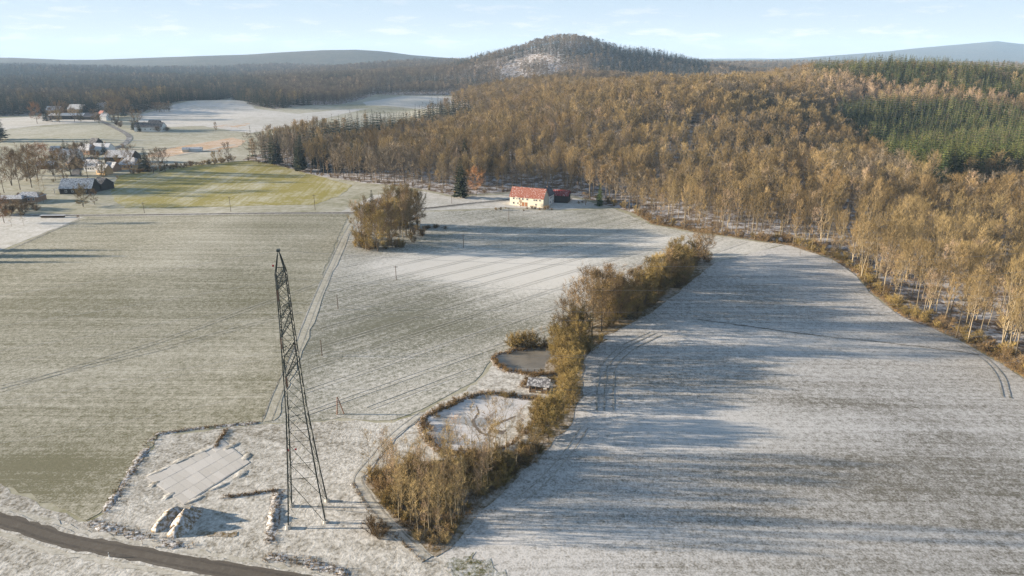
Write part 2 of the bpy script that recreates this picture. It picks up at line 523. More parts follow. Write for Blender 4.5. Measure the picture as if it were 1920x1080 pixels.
GRID = 12.0
def sheet(name, pts, mat, off, grid=GRID, zfun=None, kind='structure', parent=None):
    bm = bmesh.new()
    n_ = len(pts)
    cv, _, cfaces, *_ = delaunay_2d_cdt([Vector((p[0], p[1])) for p in pts], [(i, (i + 1) % n_) for i in range(n_)], [], 1, 1e-4)
    vs = [bm.verts.new((p[0], p[1], 0)) for p in cv]
    for q in cfaces:
        bm.faces.new([vs[i] for i in q])
    xs = [p[0] for p in pts]; ys = [p[1] for p in pts]
    for ax, lo, hi in ((0, min(xs), max(xs)), (1, min(ys), max(ys))):
        k = math.ceil(lo / grid) * grid
        while k < hi:
            co = (k, 0, 0) if ax == 0 else (0, k, 0)
            no = (1, 0, 0) if ax == 0 else (0, 1, 0)
            bmesh.ops.bisect_plane(bm, geom=bm.verts[:] + bm.edges[:] + bm.faces[:], dist=1e-4, plane_co=co, plane_no=no)
            k += grid
    X = np.array([v.co.x for v in bm.verts]); Y = np.array([v.co.y for v in bm.verts])
    Z = (hgt(X, Y) if zfun is None else zfun(X, Y)) + off
    for v, z in zip(bm.verts, Z):
        v.co.z = z
    bmesh.ops.recalc_face_normals(bm, faces=bm.faces[:])
    if bm.faces and sum(f_.normal.z for f_ in bm.faces) < 0:
        bmesh.ops.reverse_faces(bm, faces=bm.faces[:])
    for f_ in bm.faces:
        f_.smooth = True
    me = bpy.data.meshes.new(name)
    bm.to_mesh(me); bm.free()
    me.materials.append(mat)
    o = link_mesh(name, me, parent)
    if kind: o['kind'] = kind
    return o

def ribbon_mesh(lines, off, uneven=0.15, seed=3):
    """strips along ground polylines: [(pts, width)]"""
    rr = random.Random(seed)
    mb = MB()
    for pts, w in lines:
        vs = []
        for i, p in enumerate(pts):
            a = pts[max(i - 1, 0)]; c = pts[min(i + 1, len(pts) - 1)]
            d = (c[0] - a[0], c[1] - a[1]); L = math.hypot(*d) or 1
            nx, ny = -d[1] / L, d[0] / L
            for sgn in (-1, 1):
                ww = w / 2 * (1 + rr.uniform(-uneven, uneven))
                x, y = p[0] + nx * ww * sgn, p[1] + ny * ww * sgn
                vs.append((x, y, h(x, y) + off))
        mb.add(vs, [(2 * i, 2 * i + 1, 2 * i + 3, 2 * i + 2)[::-1] for i in range(len(pts) - 1)])
    return mb

def densify(pts, step):
    out = []
    for a, b_ in zip(pts[:-1], pts[1:]):
        L = math.hypot(b_[0] - a[0], b_[1] - a[1]); k = max(1, int(L / step))
        out += [(a[0] + (b_[0] - a[0]) * j / k, a[1] + (b_[1] - a[1]) * j / k) for j in range(k)]
    return out + [pts[-1]]

def offset_line(pts, d):
    out = []
    for i, p in enumerate(pts):
        a = pts[max(i - 1, 0)]; c = pts[min(i + 1, len(pts) - 1)]
        dx, dy = c[0] - a[0], c[1] - a[1]; L = math.hypot(dx, dy) or 1
        out.append((p[0] - dy / L * d, p[1] + dx / L * d))
    return out

# base ground: the wooded land itself
def grid_ground(name, x0, x1, y0, y1, step, mat, skip=None, drop=0.0):
    nx, ny = int(round((x1 - x0) / step)) + 1, int(round((y1 - y0) / step)) + 1
    X, Y = np.meshgrid(np.linspace(x0, x1, nx), np.linspace(y0, y1, ny))
    Z = hgt(X, Y) - drop
    v = np.stack([X, Y, Z], -1).reshape(-1, 3)
    i = np.arange(nx * ny).reshape(ny, nx)
    f = np.stack([i[:-1, :-1], i[:-1, 1:], i[1:, 1:], i[1:, :-1]], -1).reshape(-1, 4)
    if skip:
        c = v[f].mean(1)
        keep = ~((c[:, 0] > skip[0]) & (c[:, 0] < skip[1]) & (c[:, 1] > skip[2]) & (c[:, 1] < skip[3]))
        f = f[keep]
    me = bpy.data.meshes.new(name)
    me.from_pydata(v.tolist(), [], f.tolist())
    me.polygons.foreach_set('use_smooth', [True] * len(me.polygons))
    me.materials.append(mat)
    return tag(link_mesh(name, me), kind='structure')

NEAR = (-1200, 1200, -96, 2496)
grid_ground('ground', NEAR[0], NEAR[1], NEAR[2], NEAR[3], GRID, M['forest_floor'])
FS = 80.0
grid_ground('distant_hills', -14400, 14400, -1600, 14400, FS, M['far_land'],
            skip=(NEAR[0] + FS, NEAR[1] - FS, NEAR[2] + FS, NEAR[3] - FS), drop=0.4)

EDGE_PX = [(455, 300), (520, 312), (600, 330), (680, 342), (745, 349), (800, 356), (850, 366), (960, 360), (1060, 362),
           (1110, 376), (1150, 388), (1185, 398), (1225, 420), (1300, 434), (1400, 448), (1480, 460), (1560, 484), (1605, 512),
           (1632, 545), (1690, 592), (1750, 615), (1810, 642), (1860, 670), (1925, 710), (2060, 800)]
EDGE = PP(*EDGE_PX)
BACK = [(-215, 640), (-165, 740), (-100, 935), (-70, 1100), (-88, 1330)]        # left rim of the wood, going back
open_poly = [(-1150, -60), (600, -60), (260, 60)] + EDGE[::-1] + BACK + [(-110, 1470), (-285, 1480), (-300, 1215), (-330, 1200)] \
    + PP((515, 205), (470, 196), (432, 184), (330, 192), (262, 212)) + PP((200, 214), (100, 214), (0, 218), (-150, 220)) + [(-1150, 1000)]
sheet('meadow', wiggle(open_poly, 9, 1.2, 3), M['valley'], 0.05)

# ---- fields
left_f = PP((-420, 480), (0, 476), (148, 414), (170, 406), (655, 402), (640, 432), (606, 512), (570, 612), (536, 690), (500, 770),
            (488, 790), (300, 812), (283, 836), (235, 900), (192, 962), (165, 975), (80, 940), (0, 905), (-300, 800))
sheet('left_field', wiggle(left_f, 2, 0.6, 4), M['left_field'], 0.10)
centre_f = PP((690, 402), (800, 398), (950, 392), (1050, 396), (1150, 390), (1222, 422), (1300, 437), (1400, 451), (1470, 459), (1335, 494), (1255, 552),
              (1180, 596), (1080, 640), (1000, 660), (925, 672), (890, 715), (790, 768), (735, 790), (640, 785), (500, 795), (510, 760), (545, 690), (580, 610),
              (616, 512), (650, 432), (672, 402))
sheet('centre_field', wiggle(centre_f, 4, 0.5, 5), M['centre_field'], 0.10)
right_f = PP((1474, 459), (1335, 494), (1262, 548), (1200, 592), (1120, 630), (1085, 675), (1078, 740), (1062, 790), (1010, 852), (940, 908),
             (870, 980), (830, 1030), (835, 1050), (880, 1060), (930, 1075), (960, 1110), (960, 1240), (2300, 1240), (2250, 900), (2060, 803), (1925, 713), (1860, 673), (1810, 645), (1750, 618),
             (1690, 595), (1630, 548), (1602, 514), (1558, 486))
sheet('right_field', wiggle(right_f, 4, 0.4, 6), M['right_field'], 0.10)
green_f = PP((216, 378), (208, 352), (226, 328), (330, 312), (470, 301), (505, 306), (560, 320), (662, 347), (640, 366), (590, 384), (400, 388), (235, 391))
sheet('green_field', wiggle(green_f, 5, 0.9, 7), M['green_field'], 0.10)
rough_f = PP((-300, 815), (0, 912), (80, 948), (165, 982), (196, 966), (240, 902), (288, 838), (304, 816), (490, 796), (640, 788), (735, 794), (792, 775),
             (892, 720), (930, 678), (1040, 662), (1085, 690), (1085, 790), (1010, 865), (880, 985), (845, 1035), (850, 1060), (930, 1110), (900, 1240), (-300, 1240))
sheet('rough_meadow', wiggle(rough_f, 2, 0.6, 8), M['rough'], 0.075)
sheet('snow_lawn', wiggle(PP((-300, 470), (0, 470), (140, 414), (160, 407), (60, 404), (-300, 404)), 5, 0.5, 9), M['lawn'], 0.09)
sheet('farm_yard', wiggle(PP((640, 397), (700, 366), (790, 358), (850, 370), (960, 364), (1060, 368), (1110, 380), (1150, 388), (1050, 393), (950, 389), (800, 395), (690, 399)), 5, 0.6, 10), M['lawn'], 0.09)
sheet('snow_hill_field', wiggle(PP((255, 240), (262, 216), (320, 199), (432, 187), (480, 204), (560, 214), (640, 206), (690, 203), (570, 232), (470, 250), (380, 236)), 12, 2, 11), M['snow_field'], 0.12)
sheet('far_snow_field', [(-245, 1185), (-95, 1150), (-85, 1310), (-115, 1455), (-225, 1455), (-275, 1300)], M['snow_field'], 0.12)
sheet('ploughed_field', wiggle(PP((292, 286), (330, 276), (380, 268), (436, 258), (462, 264), (445, 276), (380, 285), (310, 295), (270, 295)), 8, 1.0, 12), M['brown_field'], 0.12)
sheet('ploughed_strip', wiggle(PP((395, 238), (440, 231), (470, 231), (450, 241)), 8, 1.0, 13), M['brown_field'], 0.12)
sheet('snowy_meadow', wiggle(PP((0, 222), (60, 218), (200, 219), (180, 228), (70, 236), (0, 244), (-200, 250), (-200, 226)), 12, 2, 14), M['snow_field'], 0.12)
sheet('bare_grass', wiggle(PP((850, 1046), (872, 1036), (890, 1046), (905, 1050), (930, 1062), (945, 1075), (960, 1110), (860, 1110), (838, 1062)), 0.6, 1.0, 15), M['bare_grass'], 0.13)
sheet('copse_ground', wiggle(PP((683, 905), (700, 885), (770, 868), (840, 862), (940, 858), (1000, 830), (1040, 790), (1045, 745), (1020, 700), (1035, 655), (1120, 600), (1230, 530),
                              (1310, 488), (1340, 494), (1275, 545), (1215, 592), (1135, 630), (1098, 672), (1092, 742), (1072, 795), (1020, 855), (950, 910), (880, 980), (840, 1030), (815, 1050),
                              (770, 1010), (715, 955)), 3, 0.6, 16), M['dead_grass'], 0.14)
FE = EDGE[11:]
fringe = FE + offset_line(FE, 4.5)[::-1]
sheet('wood_margin', wiggle(fringe, 3, 0.7, 17), M['dead_grass'], 0.14)

# ---- tracks
trk = smooth_line(PP((700, 396), (672, 408), (650, 440), (618, 510), (588, 580), (558, 660), (530, 725), (505, 790)))
ribbon_mesh([(trk, 3.0)], 0.16, 0.3).obj('field_track', M['tyre_snow'])['kind'] = 'structure'
ruts = []
for d in (-1.6, 0.5):
    ruts.append((offset_line(trk, d), 0.3 if d < -1 else 0.15))
c1 = smooth_line(densify(PP((0, 733), (300, 640), (596, 533)), 12))
c2 = smooth_line(densify(PP((0, 726), (300, 655), (560, 585)), 12))
lt = []
for c_ in (c1, c2):
    for d in (-1.0, 1.0):
        lt.append((offset_line(c_, d), 0.30))
ribbon_mesh(lt, 0.17, 0.5).obj('tyre_track', M['tyre_snow'])['kind'] = 'structure'
ribbon_mesh(ruts, 0.20, 0.6).obj('wheel_rut', M['rut'])['kind'] = 'structure'
# tramlines of the centre field
tr = []
A0, A1 = P(640, 640), P(1273, 453)
dx, dy = A1[0] - A0[0], A1[1] - A0[1]; L0 = math.hypot(dx, dy); dx /= L0; dy /= L0
cf = centre_f
def inside(p, poly):
    x, y = p; c = False; j = len(poly) - 1
    for i in range(len(poly)):
        xi, yi = poly[i]; xj, yj = poly[j]
        if (yi > y) != (yj > y) and x < (xj - xi) * (y - yi) / (yj - yi) + xi:
            c = not c
        j = i
    return c
rr = random.Random(5)
for kk in range(-9, 10):
    o0 = kk * 11.0 + rr.uniform(-1.2, 1.2)
    for d in (-0.9, 0.9):
        base = (A0[0] - dy * (o0 + d), A0[1] + dx * (o0 + d))
        run = []
        for s_ in np.arange(-200, 460, 8.0):
            wv = 1.2 * math.sin(s_ / 70.0 + kk)
            p = (base[0] + dx * s_ - dy * wv, base[1] + dy * s_ + dx * wv)
            if inside(p, cf):
                run.append(p)
            else:
                if len(run) > 4: tr.append((run, 0.26))
                run = []
        if len(run) > 4: tr.append((run, 0.26))
ribbon_mesh(tr, 0.17, 0.5).obj('tramline', M['snow_track'])['kind'] = 'structure'
# turning tracks on the right field, round the hedge bend and by the wood
tr = []
bend = smooth_line(PP((1215, 622), (1160, 650), (1124, 685), (1116, 725), (1114, 770)))
for d in (0.6, 2.4, 4.6):
    tr.append((offset_line(bend, d), 0.40))
bend = smooth_line(PP((1085, 800), (1050, 850), (1000, 905), (960, 935)))
for d in (0.6, 2.2):
    tr.append((offset_line(bend, d), 0.3))
for d in (0.0, 1.6):
    tr.append((offset_line(smooth_line(PP((1700, 605), (1780, 640), (1838, 672), (1868, 705), (1880, 745))), d), 0.45))
ribbon_mesh(tr, 0.17, 0.5).obj('headland_rut', M['rut'])['kind'] = 'structure'
dl = densify(smooth_line(PP((1308, 600), (1400, 612), (1520, 628), (1650, 642), (1760, 655), (1835, 666))), 1.5)
ribbon_mesh([(wiggle(dl, 3, 0.25, 20, False), 0.5)], 0.18, 0.6).obj('drain_furrow', M['furrow'])['kind'] = 'structure'

# ---- roads
road_c = smooth_line(PP((-420, 905), (-200, 928), (0, 976), (120, 1013), (260, 1040), (400, 1066), (540, 1090), (700, 1120), (900, 1160)), 10)
ribbon_mesh([(road_c, 6.4)], 0.13, 0.14).obj('road_verge', M['snow_track'])['kind'] = 'structure'
ribbon_mesh([(road_c, 3.7)], 0.19, 0.03).obj('road', M['asphalt'])['kind'] = 'structure'
rd = densify(road_c, 1.0)
ribbon_mesh([(offset_line(rd, d), 0.55) for d in (-0.95, 0.95)], 0.196, 0.25).obj('worn_wheel_track', M['asphalt_worn'])['kind'] = 'structure'
ribbon_mesh([(wiggle(offset_line(rd, d), 2, 0.12, 8, False), 0.6) for d in (-1.95, 1.95)], 0.203, 0.9).obj('verge_slush', M['rough'])['kind'] = 'structure'
tr = [(offset_line(road_c, d), 0.22) for d in (-3.4, 3.5)]
lane_c = densify(smooth_line(PP((-200, 404), (60, 404), (170, 404), (400, 401.5), (690, 399.5), (800, 391), (880, 382), (955, 375))), 10)
ribbon_mesh([(lane_c, 5.0)], 0.16, 0.15).obj('lane_verge', M['snow_track'])['kind'] = 'structure'
ribbon_mesh([(lane_c, 2.5)], 0.20, 0.05).obj('lane', M['lane'])['kind'] = 'structure'
vr = smooth_line(PP((178, 222), (200, 232), (232, 248), (243, 258), (236, 268), (222, 276), (204, 284), (170, 296), (150, 310), (140, 330)))
ribbon_mesh([(vr, 5.5)], 0.20, 0.05).obj('village_road', M['lane'])['kind'] = 'structure'
vr2 = smooth_line(PP((222, 276), (260, 281), (300, 279), (330, 277)))
ribbon_mesh([(vr2, 3.0)], 0.21, 0.05).obj('village_lane', M['lane'])['kind'] = 'structure'
vr3 = smooth_line(PP((330, 292), (380, 283), (440, 271)))
ribbon_mesh([(vr3, 5.0)], 0.22, 0.2).obj('snowy_field_path', M['snow_track'])['kind'] = 'structure'
hd = smooth_line(PP((0, 477), (60, 450), (110, 428), (150, 413)))
ribbon_mesh([(hd, 1.0)], 0.16, 0.3).obj('garden_ditch', M['rut'])['kind'] = 'structure'

# ------------------------------------------------------------------ trees: shapes
UP = Vector((0, 0, 1))
def rdir(rr):
    z = rr.uniform(-1, 1); t = rr.uniform(0, 2 * math.pi); q = math.sqrt(1 - z * z)
    return Vector((q * math.cos(t), q * math.sin(t), z))

def sliver(mb, p, d, L, w, rr, bend=0.0):
    d = d.normalized()
    s = d.cross(rdir(rr))
    if s.length < 1e-3: s = d.orthogonal()
    s = s.normalized() * (w / 2)
    mb.add([p - s, p + s, p + d * L], [(0, 1, 2)])

def broadleaf(seed, H, hb=0.4, cr=3.5, nprim=20, nsec=6, ntw=14, twl=1.4, tww=0.035, r0=0.2, e0=30, e1=75, sides=4, lean=0.5, tops=0.33, forks=1, upw=0.35, limb=0.42):
    rr = random.Random(seed)
    tk, cw = MB(), MB()
    stems = []
    for fk in range(forks):
        ax, ay = rr.uniform(-lean, lean), rr.uniform(-lean, lean)
        if forks > 1:
            a_ = 2 * math.pi * fk / forks + rr.uniform(-.4, .4)
            ax, ay = ax + math.cos(a_) * cr * 0.45, ay + math.sin(a_) * cr * 0.45
        hh = H * (1 if fk == 0 else rr.uniform(0.8, 1.0))
        pts = []
        for k in range(7):
            t = k / 6
            pts.append(Vector((ax * t ** 1.3 + rr.uniform(-.12, .12) * (k > 0), ay * t ** 1.3 + rr.uniform(-.12, .12) * (k > 0), hh * t * 0.97 - (0.3 if k == 0 else 0))))
        tk.path(pts, [r0 * (1 - 0.93 * (k / 6) ** 0.8) / (1 if fk == 0 else 1.25) for k in range(7)], n=max(sides, 5) if sides > 3 else 3)
        stems.append((pts, hh))
    for fk, (pts, hh) in enumerate(stems):
        npr = nprim // forks
        for i in range(npr):
            r = (i + rr.random()) / npr
            t = hb + (0.98 - hb) * r
            q = t * 6; k = min(int(q), 5)
            st = pts[k].lerp(pts[k + 1], q - k)
            rad = cr * math.sqrt(max(0.06, 1 - ((r - tops) / (1.02 - tops if r > tops else tops + 0.35)) ** 2))
            if forks > 1: rad *= 0.72
            el = math.radians(e0 + (e1 - e0) * r + rr.uniform(-12, 12))
            az = i * 2.399 + rr.uniform(-.5, .5) + fk
            L = min(rad / max(math.cos(el), 0.25), (hh * 1.03 - st.z) / max(math.sin(el), 0.2) + 0.8) * rr.uniform(0.8, 1.1)
            d = Vector((math.cos(az) * math.cos(el), math.sin(az) * math.cos(el), math.sin(el)))
            mid = st + d * L * 0.5 + Vector((0, 0, -0.04 * L)) + rdir(rr) * 0.08 * L
            en = st + d * L + Vector((0, 0, 0.08 * L))
            br = max(0.025, r0 * limb * (1 - 0.75 * r))
            tk.path([st, mid, en], [br, br * 0.6, br * 0.2], n=3)
            for j in range(nsec):
                s_ = 0.3 + 0.7 * (j + rr.random()) / nsec
                p = st.lerp(mid, s_ * 2) if s_ < 0.5 else mid.lerp(en, s_ * 2 - 1)
                d2 = (d + rdir(rr) * 0.85 + UP * 0.25).normalized()
                L2 = 0.38 * L * (1.15 - 0.7 * s_) * rr.uniform(0.7, 1.3) + 0.3
                if sides > 3:
                    cw.tube(p, p + d2 * L2, br * 0.35, br * 0.1, n=3)
                for m_ in range(ntw):
                    s2 = rr.random() ** 0.7
                    d3 = d2 * 0.5 + rdir(rr) * 0.75 + UP * upw
                    sliver(cw, p + d2 * L2 * s2, d3, twl * rr.uniform(0.5, 1.2), tww * rr.uniform(0.7, 1.3), rr)
    return tk, cw

def shrub(seed, H, W, stems=12, ntw=60, twl=1.0, tww=0.04):
    rr = random.Random(seed)
    tk, cw = MB(), MB()
    for i in range(stems):
        az = rr.uniform(0, 2 * math.pi); q = rr.random() ** 0.6
        b0 = Vector((math.cos(az), math.sin(az), 0)) * 0.35 * W * q * rr.random() + Vector((0, 0, -0.15))
        hh = H * (1 - 0.45 * q * q) * rr.uniform(0.75, 1.05)
        en = Vector((math.cos(az) * W * q, math.sin(az) * W * q, hh))
        mid = b0.lerp(en, 0.5) + Vector((0, 0, 0.12 * H)) + rdir(rr) * 0.1
        tk.path([b0, mid, en], [0.05, 0.035, 0.012], n=3)
        for j in range(ntw):
            s_ = 0.12 + 0.9 * rr.random()
            p = b0.lerp(mid, s_ * 2) if s_ < 0.5 else mid.lerp(en, min(s_ * 2 - 1, 1))
            sliver(cw, p, (en - mid).normalized() * 0.5 + rdir(rr) * 0.8 + UP * 0.35, twl * rr.uniform(0.5, 1.2), tww * rr.uniform(0.7, 1.3), rr)
    return tk, cw

def spruce(seed, H, cr=2.8, levels=20, per=8, low=0.08, frond=3):
    rr = random.Random(seed)
    tk, cw = MB(), MB()
    tk.path([(0, 0, -0.3), (0, 0, H * 0.5), (0, 0, H)], [H * 0.011, H * 0.007, 0.02], n=5)
    for i in range(levels):
        t = low + (1 - low) * (i / levels) ** 0.92
        z = H * t
        rad = cr * (1 - t) ** 0.82 * rr.uniform(0.82, 1.12) + 0.16
        for j in range(per):
            az = 2 * math.pi * (j + rr.random() * 0.8) / per + i * 0.7
            L = rad * rr.uniform(0.75, 1.15)
            dr = Vector((math.cos(az), math.sin(az), 0)); sd_ = Vector((-math.sin(az), math.cos(az), 0))
            droop = rr.uniform(0.15, 0.42) * (1.15 - t)
            p0 = Vector((0, 0, z)); p1 = p0 + dr * L * 0.55 + Vector((0, 0, -droop * L * 0.45)); p2 = p0 + dr * L + Vector((0, 0, -droop * L * 0.7 + 0.1 * L))
            w = L * 0.30 + 0.10
            b_ = len(cw.v)
            cw.add([p0 + Vector((0, 0, 0.12)), p1 + sd_ * w + Vector((0, 0, -0.22 * w)), p1 + Vector((0, 0, 0.18 * w)), p1 - sd_ * w + Vector((0, 0, -0.22 * w)), p2],
                   [(0, 1, 2), (0, 2, 3), (1, 4, 2), (2, 4, 3)])
            for k in range(frond):
                s_ = rr.uniform(0.35, 1.0)
                q = p0.lerp(p2, s_)
                dd = dr * 0.7 + sd_ * rr.uniform(-1, 1) + Vector((0, 0, rr.uniform(-0.5, 0.15)))
                sliver(cw, q, dd, L * rr.uniform(0.2, 0.4) + 0.2, 0.22 + 0.1 * L, rr)
    for k in range(10):
        sliver(cw, Vector((0, 0, H * rr.uniform(0.93, 1.0))), rdir(rr) + UP * 0.7, 0.6, 0.16, rr)
    return tk, cw

def leafy(seed, H, W, n=2600, ls=0.28):
    """tree that keeps its withered leaves"""
    tk, cw = broadleaf(seed, H, 0.22, W, 22, 5, 6, 1.0, 0.04, 0.22, 10, 70)
    rr = random.Random(seed + 1)
    for i in range(n):
        v = cw.v[rr.randrange(len(cw.v))]
        p = Vector(v) + rdir(rr) * 0.5
        a, c = rdir(rr), rdir(rr)
        cw.add([p, p + a * ls, p + c * ls], [(0, 1, 2)])
    return tk, cw

TREES = {}
def register(key, builder, seeds, crown_mat, bark_mat, **kw):
    out = []
    for s_ in seeds:
        tk, cw = builder(s_, **kw)
        out.append((tk.mesh('trunk', M[bark_mat], True), cw.mesh('crown', M[crown_mat])))
    TREES[key] = out

register('wood', broadleaf, range(10, 16), 'twig_gold', 'bark_mid', H=20, hb=0.40, cr=2.9, nprim=22, nsec=6, ntw=12, twl=1.5, tww=0.042, r0=0.20, e0=48, e1=82, upw=0.75, limb=0.5)
register('poplar', broadleaf, range(20, 24), 'twig_gold', 'bark_pale', H=20, hb=0.22, cr=3.9, nprim=28, nsec=6, ntw=11, twl=1.4, tww=0.04, r0=0.24, e0=48, e1=82, forks=2, upw=0.75, limb=0.5)
register('birch', broadleaf, range(30, 34), 'twig_pink', 'bark_pale', H=16, hb=0.35, cr=1.9, nprim=16, nsec=5, ntw=12, twl=1.1, tww=0.035, r0=0.14, e0=45, e1=82, lean=1.1)
register('alder', broadleaf, range(40, 44), 'twig_brown', 'bark', H=17, hb=0.25, cr=4.0, nprim=26, nsec=7, ntw=18, twl=1.4, tww=0.045, r0=0.22, e0=15, e1=75)
register('oak', broadleaf, range(50, 54), 'twig_brown', 'bark', H=12, hb=0.2, cr=5.0, nprim=26, nsec=7, ntw=16, twl=1.3, tww=0.045, r0=0.26, e0=10, e1=75, forks=2, tops=0.5)
register('willow', broadleaf, range(60, 64), 'twig_olive', 'bark', H=10, hb=0.12, cr=3.6, nprim=27, nsec=7, ntw=22, twl=1.3, tww=0.042, r0=0.16, e0=5, e1=80, forks=3, tops=0.4)
register('sapling', broadleaf, range(70, 75), 'twig_straw', 'bark_pale', H=10, hb=0.3, cr=1.5, nprim=14, nsec=4, ntw=10, twl=0.9, tww=0.028, r0=0.085, e0=40, e1=80, lean=0.7)
register('shrub_gold', shrub, range(80, 84), 'twig_olive', 'bark', H=3.2, W=2.0, stems=13, ntw=75)
register('shrub_brown', shrub, range(84, 88), 'twig_brown', 'bark', H=2.6, W=1.9, stems=12, ntw=70)
register('shrub_straw', shrub, range(104, 108), 'twig_straw', 'bark_pale', H=3.0, W=1.8, stems=14, ntw=60, twl=1.1, tww=0.035)
register('spruce', spruce, range(90, 95), 'needles', 'bark', H=20, cr=4.2)
register('spruce_dark', spruce, range(95, 98), 'needles_dark', 'bark', H=20, cr=3.6, levels=24, per=9)
register('leafy', leafy, range(98, 100), 'leaf_orange', 'bark', H=12, W=3.8)
HT = {'wood': 20, 'poplar': 20, 'birch': 16, 'alder': 17, 'oak': 12, 'willow': 10, 'sapling': 10, 'shrub_gold': 3.2, 'shrub_brown': 2.6, 'shrub_straw': 3.0,
      'spruce': 20, 'spruce_dark': 20, 'leafy': 12}

def plant(name, key, x, y, height, label, cat, group=None, rz=None, wide=1.0, var=None, dz=0.0):
    vs = TREES[key]
    tk, cw = vs[R.randrange(len(vs)) if var is None else var]
    s_ = height / HT[key]
    o = thing(name, label, cat, (x, y, h(x, y) + dz), R.uniform(0, 6.28) if rz is None else rz, group, (s_ * wide, s_ * wide, s_))
    link_mesh('trunk' if 'shrub' not in key else 'stem', tk, o)
    link_mesh('crown' if 'shrub' not in key else 'twig_mass', cw, o)
    return o

# ------------------------------------------------------------------ woods
def proj(x, y, z):
    X = np.asarray(x); D = np.asarray(y); dz = np.asarray(z) - CAM_H
    f = D * _cp - dz * _sp
    upc = D * _sp + dz * _cp
    return 960 + FPX * X / f, 540 - FPX * upc / f

def in_poly(x, y, poly):
    c = np.zeros(len(x), bool); j = len(poly) - 1
    for i in range(len(poly)):
        xi, yi = poly[i]; xj, yj = poly[j]
        if yi != yj:
            c ^= ((yi > y) != (yj > y)) & (x < (xj - xi) * (y - yi) / (yj - yi) + xi)
        j = i
    return c

rng = np.random.default_rng(11)
def jitter_grid(x0, x1, y0, y1, sp):
    X, Y = np.meshgrid(np.arange(x0, x1, sp), np.arange(y0, y1, sp))
    X = X.ravel() + rng.uniform(-.46, .46, X.size) * sp; Y = Y.ravel() + rng.uniform(-.46, .46, Y.size) * sp
    return X, Y

parts_ = [jitter_grid(-400, 900, 150, 900, 6.1), jitter_grid(-1000, 1150, 900, 1500, 8.0), jitter_grid(-1700, 1500, 1500, 2440, 10.5), jitter_grid(-2600, 2000, 2440, 3700, 17.0)]
sx_, sy_ = jitter_grid(150, 800, 380, 1000, 6.5)      # the spruce stand is planted closer
STAND_PX = [(1555, 246), (1600, 222), (1720, 226), (1800, 222), (1940, 244), (2060, 260), (2060, 372), (1930, 350), (1850, 362), (1765, 374), (1690, 360), (1640, 315), (1590, 280)]
su_, sv_ = proj(sx_, sy_, hgt(sx_, sy_))
q_ = in_poly(su_, sv_, STAND_PX) & (rng.random(len(su_)) < 0.25)
parts_.append((sx_[q_], sy_[q_]))
FX = np.concatenate([p[0] for p in parts_]); FY = np.concatenate([p[1] for p in parts_])
FZ = hgt(FX, FY)
U, V = proj(FX, FY, FZ)
keep = ~in_poly(FX, FY, open_poly) & (np.abs(FX) < FY * 0.80 + 30) & (U > -140) & (U < 2060)
keep &= ~((FX < -225) & (FY < 900))
def lump(x, y, k, s):
    return np.sin(x / k + s) * np.sin(y / k * 1.3 + 2 * s) + 0.6 * np.sin((x + y) / k * 0.7 + 3 * s) + 0.5 * np.sin((x - 1.4 * y) / k * 1.9 + s)
# thin spots: rides, clearings
ju, jv = rng.normal(0, 9, len(FX)), rng.normal(0, 4, len(FX))
hill_clear = in_poly(U + ju, V + jv, [(925, 150), (940, 120), (1000, 103), (1050, 102), (1062, 128), (1058, 150), (1000, 162)]) & (FY > 1500)
hill_grove = in_poly(U + ju * 0.5, V + jv * 0.5, [(975, 142), (985, 118), (1000, 126), (1022, 118), (1028, 140), (1000, 150)])
keep &= ~(hill_clear & ~hill_grove & (rng.random(len(FX)) < 0.92))
ride = in_poly(U, V, [(1570, 470), (1588, 330), (1603, 330), (1602, 470)]) | in_poly(U, V, [(1262, 330), (1280, 255), (1312, 240), (1330, 262), (1300, 300), (1290, 335)])
keep &= ~(ride & (rng.random(len(FX)) < 0.8))
thin = lump(FX, FY, 42.0, 1.3)
keep &= ~((thin > 1.05) & (FY < 900) & (rng.random(len(FX)) < 0.45))
FX, FY, FZ, U, V = FX[keep], FY[keep], FZ[keep], U[keep], V[keep]
N = len(FX)
rnd = rng.random(N)
spr = np.zeros(N, bool)
stand = in_poly(U, V, [(1555, 246), (1600, 222), (1720, 226), (1800, 222), (1940, 244), (2060, 260), (2060, 372), (1930, 350), (1850, 362), (1765, 374), (1690, 360), (1640, 315), (1590, 280)]) & (FY < 1000)
stand2 = in_poly(U, V, [(1490, 150), (1560, 128), (1700, 118), (2060, 122), (2060, 218), (1900, 208), (1800, 200), (1700, 190), (1600, 172)]) & (FY < 1500)
stand3 = in_poly(U, V, [(560, 296), (640, 268), (690, 248), (830, 222), (880, 212), (892, 238), (800, 258), (680, 286)]) & (FY < 1100)
spr |= (stand & (rnd < 0.985)) | (stand2 & (rnd < 0.9)) | (stand3 & (rnd < 0.85))
spr |= (FY < 1000) & (FY > 470) & ~stand & (rnd < 0.022)
lm = lump(FX, FY, 75.0, 0.4)
valleyw = (FX < -300) & (FY > 900) & (FX < -0.42 * FY + 120)
spr |= valleyw & (lm > -1.1) & (rnd < 0.9)
spr |= (FY > 1150) & ~valleyw & (lm > 0.3) & (rnd < 0.9)
spr |= (FY > 1500) & (U > 1105 + 60 * rng.random(N)) & (U < 1330) & (rnd < 0.85)
